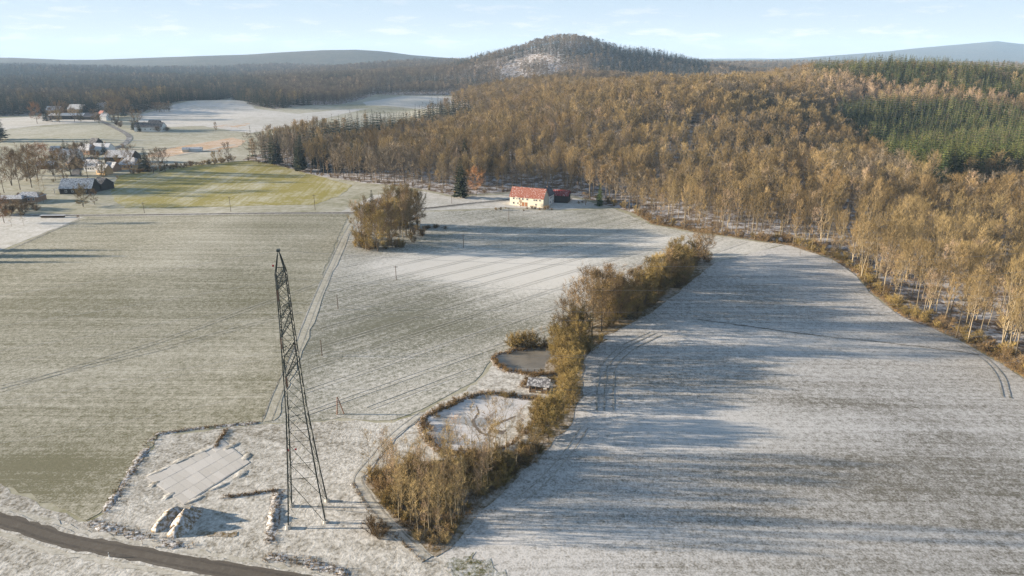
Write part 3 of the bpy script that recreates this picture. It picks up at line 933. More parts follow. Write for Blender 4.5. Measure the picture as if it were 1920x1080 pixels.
# a cluster of spruces scattered in the broadleaf wood
for (u, v) in [(1105, 205), (1140, 208), (1142, 214), (1170, 200), (1215, 212), (1240, 195), (1262, 185), (1200, 226), (1475, 158), (560, 300), (604, 290), (625, 300), (462, 292), (508, 290), (690, 250)]:
    x, y = P(u, v + 22)
    d = np.hypot(FX - x, FY - y)
    spr[np.argsort(d)[:3]] = True
birch = ~spr & ((rnd < 0.10) | (in_poly(U, V, [(1480, 185), (1560, 160), (1900, 190), (1900, 235), (1700, 215), (1560, 220)]) & (rnd < 0.75)))
kind = np.where(spr, 2, np.where(birch, 1, 0))
SC = 0.86 + 0.32 * rng.random(N) + 0.08 * np.clip(lump(FX, FY, 30.0, 2.2), -1, 1)
SC = np.where(FY > 2440, SC * 1.3, np.where(FY > 1500, SC * 1.1, SC * 1.05))
SC = SC * np.where((rng.random(N) < 0.22) & (kind != 2), 0.72, 1.0)
SC = SC * np.where((rng.random(N) < 0.16) & (kind != 2) & (FY < 600), 0.5, 1.0)
SC = np.where(kind == 2, SC * np.where(stand | stand2 | stand3, 1.32, 1.16), SC)
SC = np.where((kind != 2) & (FY < 900), SC * (0.92 + 0.16 * (rng.random(N) > 0.6)), SC)
dist = np.hypot(FX, FY)
edge_in = (U > -15) & (U < 1935)
single = np.zeros(N, bool)
idx = np.where((kind != 2) & edge_in)[0]
idx = idx[np.argsort(dist[idx])][:290]
single[idx] = True
ids = np.where((kind == 2) & edge_in)[0]
ids = ids[np.argsort(dist[ids])][:220]
single[ids] = True
def edge_dist(x, y):
    return min(math.hypot(x - q[0], y - q[1]) for q in EDGE_D)
EDGE_D = densify(EDGE, 4)
for i in idx:
    x, y = float(FX[i]), float(FY[i])
    row = 'in the front row of the' if edge_dist(x, y) < 11 else 'behind the front row of the'
    size = 'tall' if SC[i] > 1.03 else 'shorter'
    where = 'wood along the wide field' if x > 95 else 'wood behind the farmhouse' if x > -60 else 'wood above the farm lane'
    if kind[i] == 1:
        plant('birch_tree', 'birch', x, y, 17 * SC[i], '%s slender birch %s %s' % (size, row, where), 'tree', 'birches %s, %s, %s' % (size, row, where))
    else:
        key = R.choice(['wood', 'wood', 'poplar']) if x > 95 else 'wood'
        form = 'forked bare golden tree' if key == 'poplar' else 'straight bare golden tree'
        plant('broadleaf_tree', key, x, y, 18.5 * SC[i], '%s %s %s %s' % (size, form, row, where), 'tree', '%s %ss, %s, %s' % (size, form, row, where))
for i in ids:
    size = 'tall' if SC[i] > (1.38 if stand[i] else 1.2) else 'shorter'
    if stand[i]:
        plant('spruce_tree', 'spruce', float(FX[i]), float(FY[i]), 19 * SC[i], '%s sunlit green spruce in the dense stand amid the bare wood' % size, 'tree', '%s spruces of the dense stand' % size)
    else:
        plant('spruce_tree', 'spruce_dark', float(FX[i]), float(FY[i]), 19 * SC[i], '%s dark spruce scattered among bare broadleaf trees' % size, 'tree', '%s spruces scattered in the wood' % size)

# the rest of the wood, past counting: instances on points
def joined(key, low=False, **kw):
    res = []
    for tk, cw in TREES[key]:
        bm = bmesh.new()
        bm.from_mesh(tk); n0 = len(bm.faces)
        bm.from_mesh(cw)
        bm.faces.ensure_lookup_table()
        for k_, f_ in enumerate(bm.faces):
            f_.material_index = 0 if k_ < n0 else 1
        me = bpy.data.meshes.new('wood_' + key)
        bm.to_mesh(me); bm.free()
        me.materials.append(tk.materials[0]); me.materials.append(cw.materials[0])
        res.append(me)
    return res

def low_tree(mk, mb_, builder, seeds, **kw):
    res = []
    for s_ in seeds:
        tk, cw = builder(s_, **kw)
        mb = MB(); mb.add(tk.v, tk.f, 0); mb.add(cw.v, cw.f, 1)
        res.append(mb.mesh('far_tree', [M[mb_], M[mk]]))
    return res

LOD = [
    low_tree('twig_gold', 'bark_mid', broadleaf, range(110, 116), H=20, hb=0.44, cr=3.0, nprim=15, nsec=5, ntw=9, twl=1.8, tww=0.095, r0=0.22, e0=46, e1=82, sides=3, upw=0.8, limb=0.5),
    low_tree('twig_pink', 'bark_pale', broadleaf, range(114, 117), H=18, hb=0.35, cr=2.4, nprim=13, nsec=4, ntw=9, twl=1.5, tww=0.10, r0=0.18, e0=45, e1=82, sides=3),
    low_tree('needles', 'bark', spruce, range(117, 120), H=20, cr=4.0, levels=13, per=8, frond=2),
    low_tree('twig_far', 'bark', broadleaf, range(120, 123), H=18, hb=0.28, cr=4.2, nprim=13, nsec=4, ntw=8, twl=2.2, tww=0.20, r0=0.22, e0=30, e1=80, sides=3),
    low_tree('needles_dark', 'bark', spruce, range(123, 126), H=20, cr=3.8, levels=10, per=6, frond=0),
    low_tree('twig_grey', 'bark', broadleaf, range(126, 130), H=18, hb=0.32, cr=4.4, nprim=16, nsec=5, ntw=9, twl=1.7, tww=0.10, r0=0.22, e0=25, e1=78, sides=3, tops=0.5),
    joined('wood') + joined('poplar')[:2] + joined('wood'),
]
def stuff_wood(name, pos, variant, scale, shapes, label):
    """one object: tree shapes instanced on its points"""
    src = bpy.data.collections.new(name + '_shapes')
    for k_, me in enumerate(shapes):
        src.objects.link(bpy.data.objects.new('%s_shape_%02d' % (name, k_), me))
    me = bpy.data.meshes.new(name)
    me.from_pydata(pos.tolist(), [], [])
    n = len(pos)
    a = me.attributes.new('pick', 'INT', 'POINT'); a.data.foreach_set('value', variant.astype(np.int32))
    a = me.attributes.new('scl', 'FLOAT_VECTOR', 'POINT'); a.data.foreach_set('vector', scale.astype(np.float32).ravel())
    a = me.attributes.new('turn', 'FLOAT_VECTOR', 'POINT')
    tv = np.zeros((n, 3), np.float32); tv[:, 2] = rng.uniform(0, 6.28, n); tv[:, 0] = rng.normal(0, .03, n); tv[:, 1] = rng.normal(0, .03, n)
    a.data.foreach_set('vector', tv.ravel())
    o = link_mesh(name, me)
    tag(o, label, None, None, 'stuff')
    ng = bpy.data.node_groups.new(name, 'GeometryNodeTree')
    ng.interface.new_socket('Geometry', in_out='INPUT', socket_type='NodeSocketGeometry')
    ng.interface.new_socket('Geometry', in_out='OUTPUT', socket_type='NodeSocketGeometry')
    gi, go = ng.nodes.new('NodeGroupInput'), ng.nodes.new('NodeGroupOutput')
    ci = ng.nodes.new('GeometryNodeCollectionInfo')
    ci.inputs['Collection'].default_value = src
    ci.inputs['Separate Children'].default_value = True
    ci.inputs['Reset Children'].default_value = True
    ip = ng.nodes.new('GeometryNodeInstanceOnPoints')
    ip.inputs['Pick Instance'].default_value = True
    def na(nm, typ):
        q = ng.nodes.new('GeometryNodeInputNamedAttribute'); q.data_type = typ; q.inputs['Name'].default_value = nm
        return next(s for s in q.outputs if s.enabled and s.name == 'Attribute')
    ng.links.new(gi.outputs[0], ip.inputs['Points'])
    ng.links.new(ci.outputs[0], ip.inputs['Instance'])
    ng.links.new(na('pick', 'INT'), ip.inputs['Instance Index'])
    ng.links.new(na('turn', 'FLOAT_VECTOR'), ip.inputs['Rotation'])
    ng.links.new(na('scl', 'FLOAT_VECTOR'), ip.inputs['Scale'])
    ng.links.new(ip.outputs[0], go.inputs[0])
    md = o.modifiers.new('instances', 'NODES'); md.node_group = ng
    return o

rest = ~single
far = FY > 1150
SPAN = {}
shapes = []; start = []
for grp in LOD:
    start.append(len(shapes)); shapes += grp
lodkind = np.where(kind == 2, np.where(far | ~(stand | stand2), 4, 2), np.where(kind == 1, 1, np.where(far, 3, np.where((rng.random(N) < 0.22) | (lump(FX, FY, 33.0, 4.1) > 0.9), 5, np.where((FY < 560) & (kind == 0), 6, 0)))))
cnt = np.array([len(g) for g in LOD]); st_ = np.array(start)
pick = st_[lodkind] + (rng.random(N) * cnt[lodkind]).astype(int)
sv = np.stack([SC * 0.93 * rng.uniform(0.85, 1.2, N), SC * 0.93 * rng.uniform(0.85, 1.2, N), SC * 0.93], -1)
pos = np.stack([FX, FY, FZ - 0.2], -1)
m_ = rest & ~far
stuff_wood('broadleaf_wood', pos[m_], pick[m_], sv[m_], shapes, 'bare golden brown wood covering the hillside')
m_ = rest & far
stuff_wood('distant_wood', pos[m_], pick[m_], sv[m_], shapes, 'mixed dark and brown woods on the far hills')
print('MINZ', float(FZ.min())); print('TREES', N, int((rest & ~far).sum()), int((rest & far).sum()))

# undergrowth along the wood edge
def along(pts, t):
    """point at fraction t of a polyline"""
    seg = [math.hypot(b_[0] - a[0], b_[1] - a[1]) for a, b_ in zip(pts[:-1], pts[1:])]
    q = t * sum(seg)
    for (a, b_), L in zip(zip(pts[:-1], pts[1:]), seg):
        if q <= L: return (a[0] + (b_[0] - a[0]) * q / L, a[1] + (b_[1] - a[1]) * q / L)
        q -= L
    return pts[-1]

LB = 'bushy leafless shrub on the wood edge along the wide snowy field'
for k_ in range(75):
    x, y = along(EDGE[14:24], (k_ + R.random()) / 75)
    d = R.uniform(0.5, 6)
    plant('edge_shrub', R.choice(['shrub_gold', 'shrub_gold', 'shrub_brown']), x + d * 0.8, y + d * 0.6, R.uniform(2.0, 4.6), LB, 'shrub', 'shrubs along the wide field', wide=R.uniform(0.9, 1.3))
for k_ in range(24):
    x, y = along(EDGE[9:15], (k_ + R.random()) / 24)
    plant('edge_shrub', R.choice(['shrub_gold', 'shrub_brown']), x + R.uniform(0, 3), y + R.uniform(1, 4), R.uniform(2.0, 4.5), 'bushy leafless shrub on the wood edge right of the farmhouse yard', 'shrub', 'shrubs beside the farm wood')
for k_ in range(40):
    x, y = along(EDGE[0:9], (k_ + R.random()) / 40)
    plant('edge_shrub', R.choice(['shrub_brown', 'shrub_brown', 'shrub_gold']), x + R.uniform(-1, 1), y + R.uniform(1, 5), R.uniform(1.4, 3.2), 'low brown shrub on the wood edge behind the farm lane', 'shrub', 'shrubs behind the farm lane')
for (u, v, hh) in [(1500, 500 - 20, 9), (1560, 505 - 10, 11), (1700, 560, 13), (1665, 552, 14), (1655, 545, 15), (1645, 535, 14), (1735, 585, 12), (1755, 590, 13), (1830, 600, 17), (1850, 620, 16), (1880, 640, 16), (1905, 660, 17)]:
    x, y = P(u, v)
    plant('birch_tree', 'birch', x, y, hh, 'white-stemmed slender birch just inside the curved wood edge', 'tree', 'birches at the curved wood edge')

# ------------------------------------------------------------------ hedgerow along the stream
HEDGE = PP((1318, 482), (1285, 505), (1250, 535), (1215, 560), (1185, 585), (1140, 605), (1100, 635), (1072, 665))
hs = [(0.0, 'oak', 13), (0.05, 'oak', 13), (0.1, 'oak', 11), (0.16, 'willow', 10), (0.2, 'oak', 11), (0.26, 'willow', 10), (0.3, 'willow', 11), (0.34, 'alder', 12),
      (0.38, 'willow', 10), (0.43, 'willow', 11), (0.47, 'willow', 9), (0.51, 'willow', 10), (0.55, 'alder', 12), (0.6, 'willow', 10), (0.64, 'willow', 11), (0.68, 'alder', 13),
      (0.72, 'willow', 11), (0.76, 'alder', 14)]
KN = {'oak': 'spreading brown tree', 'willow': 'olive bushy willow', 'alder': 'upright brown alder', 'shrub_gold': 'olive shrub', 'shrub_brown': 'brown shrub', 'shrub_straw': 'pale straw-coloured shrub'}
for t, key, hh in hs:
    x, y = along(HEDGE, t)
    for q in range(4):
        k2 = key if q == 0 else R.choice(['willow', 'willow', 'alder']) if t > 0.1 else R.choice(['oak', 'shrub_brown'])
        h2 = hh * R.uniform(0.95, 1.15) if q == 0 else hh * R.uniform(0.6, 0.95)
        if k2 == 'shrub_brown': h2 = 3.5
        plant('hedgerow_tree', k2, x + R.uniform(-4.5, 3), y + R.uniform(-4, 4), h2, 'bare %s in the hedgerow between the striped and wide fields' % KN[k2], 'tree', 'hedgerow: ' + KN[k2], wide=R.uniform(1.0, 1.25))
for k_ in range(80):
    x, y = along(HEDGE, R.uniform(0.02, 1.0))
    k2 = R.choice(['shrub_gold', 'shrub_gold', 'shrub_brown'])
    plant('hedgerow_shrub', k2, x + R.uniform(-5, 4), y + R.uniform(-4, 4), R.uniform(2.2, 4.6), 'low %s at the foot of the hedgerow between the striped and wide fields' % KN[k2], 'shrub', 'hedgerow foot: ' + KN[k2], wide=1.3)
for (u, v, hh) in [(1110, 632, 19), (1128, 622, 17), (1088, 642, 18), (1072, 650, 16), (1140, 612, 16), (1055, 655, 14), (1098, 622, 18), (1160, 605, 14), (1120, 600, 15)]:
    x, y = P(u, v)
    plant('alder_tree', 'alder', x, y, hh, 'tall dark brown bare alder at the bend of the hedgerow', 'tree', 'tall alders above the upper pond', wide=0.95)
for (u, v, hh) in [(1045, 672, 8), (1060, 690, 9), (1050, 700, 8), (1040, 690, 6), (1066, 680, 9), (1075, 700, 8), (1070, 655, 10), (1050, 660, 9), (1085, 665, 9), (1060, 712, 7), (1078, 650, 11), (1092, 655, 11), (1040, 665, 8), (1072, 718, 8), (1080, 690, 8), (1055, 680, 8)]:
    x, y = P(u, v)
    plant('willow_bush', 'willow', x, y, hh, 'olive bushy willow overhanging the right end of the upper pond', 'bush', 'willows by the upper pond')
for (u, v, hh) in [(1062, 752, 6.5), (1072, 742, 6.5), (1058, 765, 6), (1068, 770, 5.5), (1050, 742, 5), (1065, 728, 7), (1052, 728, 6), (1074, 760, 6)]:
    x, y = P(u, v)
    plant('willow_bush', 'willow', x, y, hh, 'rounded golden willow bush beside the small pond hut', 'bush', 'willows by the hut')
for (u, v, hh) in [(1020, 815, 7.5), (1032, 800, 7.5), (1008, 822, 7), (1042, 806, 6.5), (1028, 826, 6.5), (1000, 832, 5), (1015, 800, 7), (1040, 790, 7), (1052, 785, 6)]:
    x, y = P(u, v)
    plant('willow_bush', 'willow', x, y, hh, 'dense olive willow bush on the right bank of the lower pond', 'bush', 'willows by the lower pond')
x, y = P(1035, 757)
plant('yew_bush', 'spruce_dark', x, y, 3.6, 'small dark evergreen beside the willow below the pond hut', 'shrub', wide=1.5)
# thin trees on the far bank of the upper pond
for k_ in range(16):
    x, y = P(R.uniform(958, 1030), R.uniform(645, 656))
    plant('bank_sapling', R.choice(['sapling', 'shrub_gold']), x, y, R.uniform(3, 5.5), 'thin golden sapling on the far bank of the upper pond', 'sapling', 'saplings behind the upper pond')

# ------------------------------------------------------------------ copse below the lower pond
COPSE = PP((690, 905), (705, 890), (780, 872), (860, 866), (950, 862), (1005, 835), (1020, 845), (965, 893), (905, 945), (865, 985), (830, 1030), (812, 1035), (770, 1000), (725, 955))
def rand_in(poly):
    xs = [p[0] for p in poly]; ys = [p[1] for p in poly]
    while True:
        p = (R.uniform(min(xs), max(xs)), R.uniform(min(ys), max(ys)))
        if inside(p, poly): return p
for k_ in range(190):
    x, y = rand_in(COPSE)
    u, v = proj(x, y, 0)
    low = v > 950
    k2 = R.choice(['shrub_gold', 'shrub_straw', 'shrub_straw', 'shrub_gold', 'shrub_brown'])
    part_ = 'narrow snowy tip' if low else 'broad upper part'
    plant('copse_shrub', k2, x, y, R.uniform(1.6, 3.6) * (0.55 if low else 1), 'tangled %s in the %s of the pond copse' % (KN[k2], part_), 'shrub', 'copse: %s, %s' % (KN[k2], part_), wide=R.uniform(0.9, 1.3))
for k_ in range(85):
    x, y = rand_in(COPSE)
    u, v = proj(x, y, 0)
    part_ = 'narrow snowy tip' if v > 950 else 'broad upper part'
    k2 = R.choice(['sapling', 'sapling', 'sapling', 'birch'])
    hh = R.uniform(5.5, 11)
    nm = ('tall ' if hh > 8 else 'short ') + ('leaning pale birch' if k2 == 'birch' else 'thin pale sapling')
    plant('copse_tree', k2, x, y, hh, '%s in the %s of the pond copse' % (nm, part_), 'tree', 'copse: %s, %s' % (nm, part_), wide=R.uniform(0.9, 1.25))
for (u, v, hh) in [(918, 850, 12), (930, 846, 11), (950, 848, 12), (885, 866, 12), (862, 868, 10), (845, 872, 9), (975, 842, 9), (900, 862, 8)]:
    x, y = P(u, v)
    plant('bank_tree', R.choice(['sapling', 'birch']), x, y, hh, 'thin dark bare tree standing against the white lower pond', 'tree', 'thin trees before the lower pond', wide=1.1)
for (u, v, hh) in [(700, 1000, 2.8), (712, 1010, 2.6), (695, 988, 2.2), (720, 1000, 2.2)]:
    x, y = P(u, v)
    plant('thicket_shrub', 'shrub_brown', x, y, hh, 'rust brown shrub beside the track at the foot of the copse', 'shrub', 'rusty shrubs by the track')

# ------------------------------------------------------------------ clump of trees in the field
CC = P(733, 445)
for k_ in range(44):
    a_ = R.uniform(0, 6.28); q = math.sqrt(R.random())
    x, y = CC[0] + math.cos(a_) * 12.5 * q + math.sin(a_) * 4 * q, CC[1] + math.sin(a_) * 25 * q
    k2 = R.choice(['wood', 'willow', 'birch', 'wood', 'alder'])
    nm = {'wood': 'straight golden tree', 'willow': 'bushy olive willow', 'birch': 'slender birch', 'alder': 'brown alder'}[k2]
    plant('clump_tree', k2, x, y, R.uniform(13, 19), 'bare %s in the isolated clump beside the farm lane' % nm, 'tree', 'field clump: ' + nm, wide=1.0)
for k_ in range(40):
    a_ = R.uniform(0, 6.28); q = math.sqrt(R.uniform(0.5, 1.15))
    x, y = CC[0] + math.cos(a_) * 13 * q + math.sin(a_) * 4 * q, CC[1] + math.sin(a_) * 25 * q
    plant('clump_shrub', R.choice(['shrub_brown', 'shrub_gold']), x, y, R.uniform(2, 5), 'low shrub at the foot of the isolated tree clump', 'shrub', 'shrubs of the field clump')
for (u, v, hh) in [(752, 425, 16), (700, 418, 17)]:
    x, y = P(u, v)
    plant('clump_spruce', 'spruce_dark', x, y, hh, 'dark spruce growing inside the isolated tree clump', 'tree', 'spruces of the field clump')
x, y = P(817, 428)
for k_ in range(7):
    plant('reed_clump', 'shrub_brown', x + R.uniform(-5.5, 5.5), y + R.uniform(-3, 3), R.uniform(1.2, 1.8), 'low rust brown thicket on the field beside the tree clump', 'shrub', 'rust thicket by the clump', wide=2.0)

# ------------------------------------------------------------------ farm trees
x, y = P(864, 371); plant('spruce_tree', 'spruce_dark', x, y, 24, wide=1.25, label='tall dark spruce standing alone by the wood left of the farmhouse', cat='tree')
x, y = P(893, 366); plant('beech_tree', 'leafy', x, y, 14.5, 'tree with withered orange leaves right of the lone dark spruce', 'tree')
x, y = P(1124, 386); plant('spruce_tree', 'spruce', x, y, 13, 'green spruce at the wood edge right of the farmhouse yard', 'tree')
x, y = P(1098, 385); plant('garden_tree', 'oak', x, y, 6.5, 'small rounded bare tree in the shaded farm yard', 'tree')
x, y = P(976, 390); plant('garden_shrub', 'leafy', x, y, 4.0, 'rust brown shrub in front of the farmhouse wall', 'shrub')
for (u, v, hh, w_) in [(997, 391, 1.8, 1.2), (1003, 392, 1.6, 1.2), (988, 392, 1.2, 1.2), (1012, 394, 1.4, 1.2), (1022, 393, 2.2, 1.0), (1027, 392, 2.3, 1.0), (982, 396, 1.0, 1.3), (1034, 394, 1.2, 1.3)]:
    x, y = P(u, v); plant('garden_shrub', 'shrub_brown', x, y, hh, 'low brown garden shrub along the farmhouse front', 'shrub', 'shrubs before the farmhouse', wide=w_)
for (u, v, hh) in [(930, 394, 1.6), (939, 394, 1.8), (948, 391, 0.9), (1085, 382, 1.6), (1092, 381, 1.4), (1070, 375, 1.5)]:
    x, y = P(u, v); plant('yard_bush', 'shrub_brown', x, y, hh, 'small dark bush on the snow of the farm yard', 'shrub', 'bushes on the farm yard')

# ------------------------------------------------------------------ building materials
M['plaster'] = plain('cream_plaster', (0.54, 0.49, 0.385), 0.10, 0.8)
M['plaster_white'] = plain('white_plaster', (0.68, 0.67, 0.64), 0.08, 0.8)
M['plaster_ochre'] = plain('ochre_plaster', (0.50, 0.33, 0.17), 0.12, 0.8)
M['brick_brown'] = plain('brown_wall', (0.32, 0.20, 0.13), 0.15, 1.2)
M['wood_dark'] = plain('dark_boards', (0.045, 0.038, 0.032), 0.3, 2.0)
M['wood_grey'] = plain('weathered_wood', (0.17, 0.115, 0.07), 0.35, 3.0)
M['roof_red'] = snowy('red_roof_tiles', (0.205, 0.066, 0.040), 0.10, 1.6)
M['roof_bright'] = snowy('bright_red_roof', (0.21, 0.030, 0.026), 0.08, 1.6)
M['roof_grey'] = plain('grey_slate', (0.085, 0.085, 0.095), 0.2, 0.9)
M['roof_frost'] = snowy('frosted_grey_roof', (0.16, 0.155, 0.16), 0.55, 1.3)
M['roof_snow'] = snowy('snow_covered_roof', (0.2, 0.19, 0.19), 0.95, 0.4)
M['roof_dark'] = snowy('dark_roof', (0.05, 0.048, 0.05), 0.10, 1.5)
M['hut_roof'] = snowy('hut_roofing', (0.11, 0.105, 0.11), 0.30, 1.6)
M['glass'] = plain('window_glass', (0.03, 0.035, 0.045), 0.1, 1.0, 0.12, 0.5)
M['trim'] = plain('pale_trim', (0.55, 0.52, 0.47), 0.1, 2.0)
M['door'] = plain('brown_door', (0.26, 0.12, 0.055), 0.2, 2.0)
M['concrete'] = plain('pale_concrete', (0.42, 0.39, 0.34), 0.15, 2.0)
M['steel'] = plain('dull_green_steel', (0.034, 0.040, 0.031), 0.3, 1.2, 0.6, 0.4)
M['rust'] = plain('rusty_brown', (0.20, 0.085, 0.045), 0.3, 3.0)
M['red_paint'] = plain('red_enamel', (0.40, 0.02, 0.02), 0.15, 3.0, 0.5)
M['white_paint'] = plain('white_paint', (0.75, 0.75, 0.73), 0.06, 3.0, 0.6)
M['black_paint'] = plain('black_paint', (0.03, 0.03, 0.03), 0.1, 3.0, 0.6)
M['porcelain'] = plain('brown_porcelain', (0.10, 0.06, 0.04), 0.2, 3.0, 0.3)
M['wire'] = plain('aluminium_wire', (0.30, 0.30, 0.30), 0.1, 3.0, 0.5)
M['pole_wood'] = plain('tarred_pole', (0.085, 0.06, 0.042), 0.3, 3.0)

def gable_house(name, label, cat, loc, rz, L, D, eave, rise, wall, roof, over=0.35, chim=(), wins=(), doors=(), gwins=(), group=None, hip=False):
    """x along the ridge, front wall at y=0 facing -y; wins on the front (x, z, w, h); gwins on the gable at x=0"""
    o = thing(name, label, cat, loc, rz, group)
    mb = MB()
    mb.add([(0, 0, -0.8), (L, 0, -0.8), (L, D, -0.8), (0, D, -0.8), (0, 0, eave), (L, 0, eave), (L, D, eave), (0, D, eave), (0, D / 2, eave + rise), (L, D / 2, eave + rise)],
           [(0, 1, 5, 4), (2, 3, 7, 6), (1, 2, 6, 9, 5), (3, 0, 4, 8, 7), (3, 2, 1, 0)])
    mb.obj('wall', M[wall], o)
    rf = MB()
    th = 0.22
    k = rise / (D / 2)
    for s_ in (0, 1):
        ye = -over if s_ == 0 else D + over
        ze = eave - over * k
        a, b_ = (-over, L + over)
        low = [(a, ye, ze + 0.03), (b_, ye, ze + 0.03), (b_, D / 2, eave + rise + 0.03), (a, D / 2, eave + rise + 0.03)]
        if hip:
            hx = min(D * 0.35, L * 0.3)
            low[2] = (b_ - hx, D / 2, eave + rise + 0.03); low[3] = (a + hx, D / 2, eave + rise + 0.03)
        up = [(p[0], p[1], p[2] + th) for p in low]
        rf.add(low + up, [(3, 2, 1, 0), (4, 5, 6, 7), (0, 1, 5, 4), (1, 2, 6, 5), (2, 3, 7, 6), (3, 0, 4, 7)])
    if hip:
        for sx in (0, 1):
            xx = -over if sx == 0 else L + over; hx = min(D * 0.35, L * 0.3)
            xr = xx + hx if sx == 0 else xx - hx
            rf.add([(xx, -over, eave - over * k + th), (xx, D + over, eave - over * k + th), (xr, D / 2, eave + rise + th)], [(0, 1, 2)])
    r_ = rf.obj('roof', M[roof], o)
    for (cx, cy_, ch) in chim:
        c = MB(); zt = eave + rise * (1 - abs(cy_ - D / 2) / (D / 2))
        c.box((cx, cy_, zt + ch / 2 - 0.4), (0.7, 0.6, ch + 0.8)); c.box((cx, cy_, zt + ch + 0.05), (0.85, 0.75, 0.12))
        c.obj('chimney', M['brick_brown'], r_)
    for (wx, wz, ww, wh) in wins:
        f = MB(); f.box((wx, -0.03, wz), (ww + 0.24, 0.12, wh + 0.24))
        fo = f.obj('window', M['trim'], o)
        g = MB()
        for sx in (-1, 1):
            g.box((wx + sx * ww * 0.25, -0.085, wz), (ww * 0.44, 0.03, wh))
        g.obj('pane', M['glass'], fo)
    for (wy, wz, ww, wh) in gwins:
        f = MB(); f.box((-0.03, wy, wz), (0.12, ww + 0.24, wh + 0.24))
        fo = f.obj('window', M['trim'], o)
        g = MB(); g.box((-0.085, wy, wz), (0.03, ww, wh)); g.obj('pane', M['glass'], fo)
    for (dx_, dw, dh) in doors:
        d = MB(); d.box((dx_, -0.04, dh / 2), (dw, 0.14, dh)); d.obj('door', M['door'], o)
    return o

# ------------------------------------------------------------------ farmstead
fa, fb = P(956, 384.0), P(1018, 390.4)
frz = ang_of(fa, fb)
FL = math.hypot(fb[0] - fa[0], fb[1] - fa[1]) + 0.2
fz = min(h(*fa), h(*fb)) + 0.15
wins = [(2.2, 4.1, 0.9, 0.95), (4.1, 4.0, 0.55, 0.6), (5.6, 4.1, 0.9, 0.95), (7.6, 4.1, 0.9, 0.95), (10.2, 4.1, 0.9, 0.95), (14.3, 4.0, 0.9, 0.9), (15.5, 4.0, 0.9, 0.9),
        (2.2, 1.5, 0.9, 1.1), (4.6, 1.5, 0.6, 0.8), (15.3, 1.5, 0.7, 1.0), (17.6, 4.0, 0.8, 0.9)]
wins = [(x_ * FL / 19.6, *q) for x_, *q in wins]
gable_house('farmhouse', 'long cream farmhouse with red tiled roof at the wood edge', 'house', (fa[0], fa[1], fz), frz, FL, 8.4, 5.2, 4.6, 'plaster', 'roof_red',
            chim=[(5.5, 4.9, 0.9), (14.0, 5.0, 0.9)], wins=wins, doors=[(7.8 * FL / 19.6, 1.3, 2.3), (9.6 * FL / 19.6, 1.3, 2.3)])
ux, uy = math.cos(frz), math.sin(frz); px_, py_ = -uy, ux
def fl(x_, y_):
    return (fa[0] + ux * x_ + px_ * y_, fa[1] + uy * x_ + py_ * y_, fz)
# rear wing: ridge runs back from the farmhouse, long wall on its right side
wing = gable_house('farm_wing', 'white walled rear wing with dark grey slate roof beside the farmhouse', 'house', fl(FL + 0.3, 8.6), frz + math.pi / 2, 8.6, 7.2, 5.2, 4.3, 'plaster_white', 'roof_grey',
                   wins=[], over=0.25, chim=[(4.5, 3.0, 0.9)])
for (x_, z_) in [(1.6, 3.9), (3.6, 3.9), (6.0, 3.9), (1.6, 1.5), (6.2, 1.4)]:
    f = MB(); f.box((x_, -0.03, z_), (1.0, 0.12, 1.15)); fo = f.obj('window', M['trim'], wing)
    g = MB(); g.box((x_, -0.085, z_), (0.78, 0.03, 0.92)); g.obj('pane', M['glass'], fo)
sk = MB(); kk_ = 4.3 / 3.6
sk.add([(4.6, 1.5, 5.2 + 1.5 * kk_ + 0.30), (5.7, 1.5, 5.2 + 1.5 * kk_ + 0.30), (5.7, 2.3, 5.2 + 2.3 * kk_ + 0.30), (4.6, 2.3, 5.2 + 2.3 * kk_ + 0.30)], [(0, 1, 2, 3)])
sk.obj('skylight', M['glass'], [c for c in wing.children if c.name.startswith('roof')][0])
barn = gable_house('barn', 'dark boarded barn with bright red roof behind the white wing', 'barn', fl(FL - 0.6, 16.6), frz + 0.12, 9.0, 7.5, 4.4, 2.3, 'wood_dark', 'roof_bright', over=0.5)
d = MB(); d.box((3.0, -0.05, 1.6), (3.2, 0.14, 3.2)); d.obj('gate', M['black_paint'], barn)

# ------------------------------------------------------------------ village
def vh(u, v, L, D, eave, rise, rz, wall, roof, label, name='village_house', cat='house', **kw):
    x, y = P(u, v)
    ca, sa = math.cos(rz), math.sin(rz)
    return gable_house(name, label, cat, (x - ca * L / 2, y - sa * L / 2, h(x, y)), rz, L, D, eave, rise, wall, roof, **kw)
w2 = lambda L, z: [(L * q, z, 1.0, 1.1) for q in (0.2, 0.4, 0.6, 0.8)]
dk = vh(143, 364, 19, 11, 3.6, 5.0, math.radians(4), 'wood_dark', 'roof_frost', 'large dark timbered house with frosted grey roof beside the green field', wins=w2(19, 1.8), gwins=[(3.5, 2.0, 1.2, 1.2), (7.5, 2.0, 1.2, 1.2), (5.5, 5.6, 1.4, 1.2)], chim=[(15, 6.5, 1.2)])
pr = MB(); pr.add([(-3.6, 0.4, 2.9), (-0.1, 0.4, 3.7), (-0.1, 10.6, 3.7), (-3.6, 10.6, 2.9), (-3.6, 0.4, 3.05), (-0.1, 0.4, 3.85), (-0.1, 10.6, 3.85), (-3.6, 10.6, 3.05)],
              [(3, 2, 1, 0), (4, 5, 6, 7), (0, 1, 5, 4), (1, 2, 6, 5), (2, 3, 7, 6), (3, 0, 4, 7)])
for yy in (0.8, 5.5, 10.2): pr.box((-3.4, yy, 1.3), (0.18, 0.18, 3.3))
pr.obj('porch', M['roof_frost'], dk)
vh(183, 357, 7.5, 9, 3.6, 3.6, math.radians(-22), 'wood_dark', 'roof_dark', 'dark roofed side house standing between the timbered house and green field', gwins=[(4, 2, 1.2, 1.2)])
vh(14, 382, 17, 8, 2.7, 1.3, math.radians(2), 'wood_grey', 'roof_frost', 'long low shed with frosted roof on the village edge by the snowy lawn', name='garage', cat='shed', hip=True)
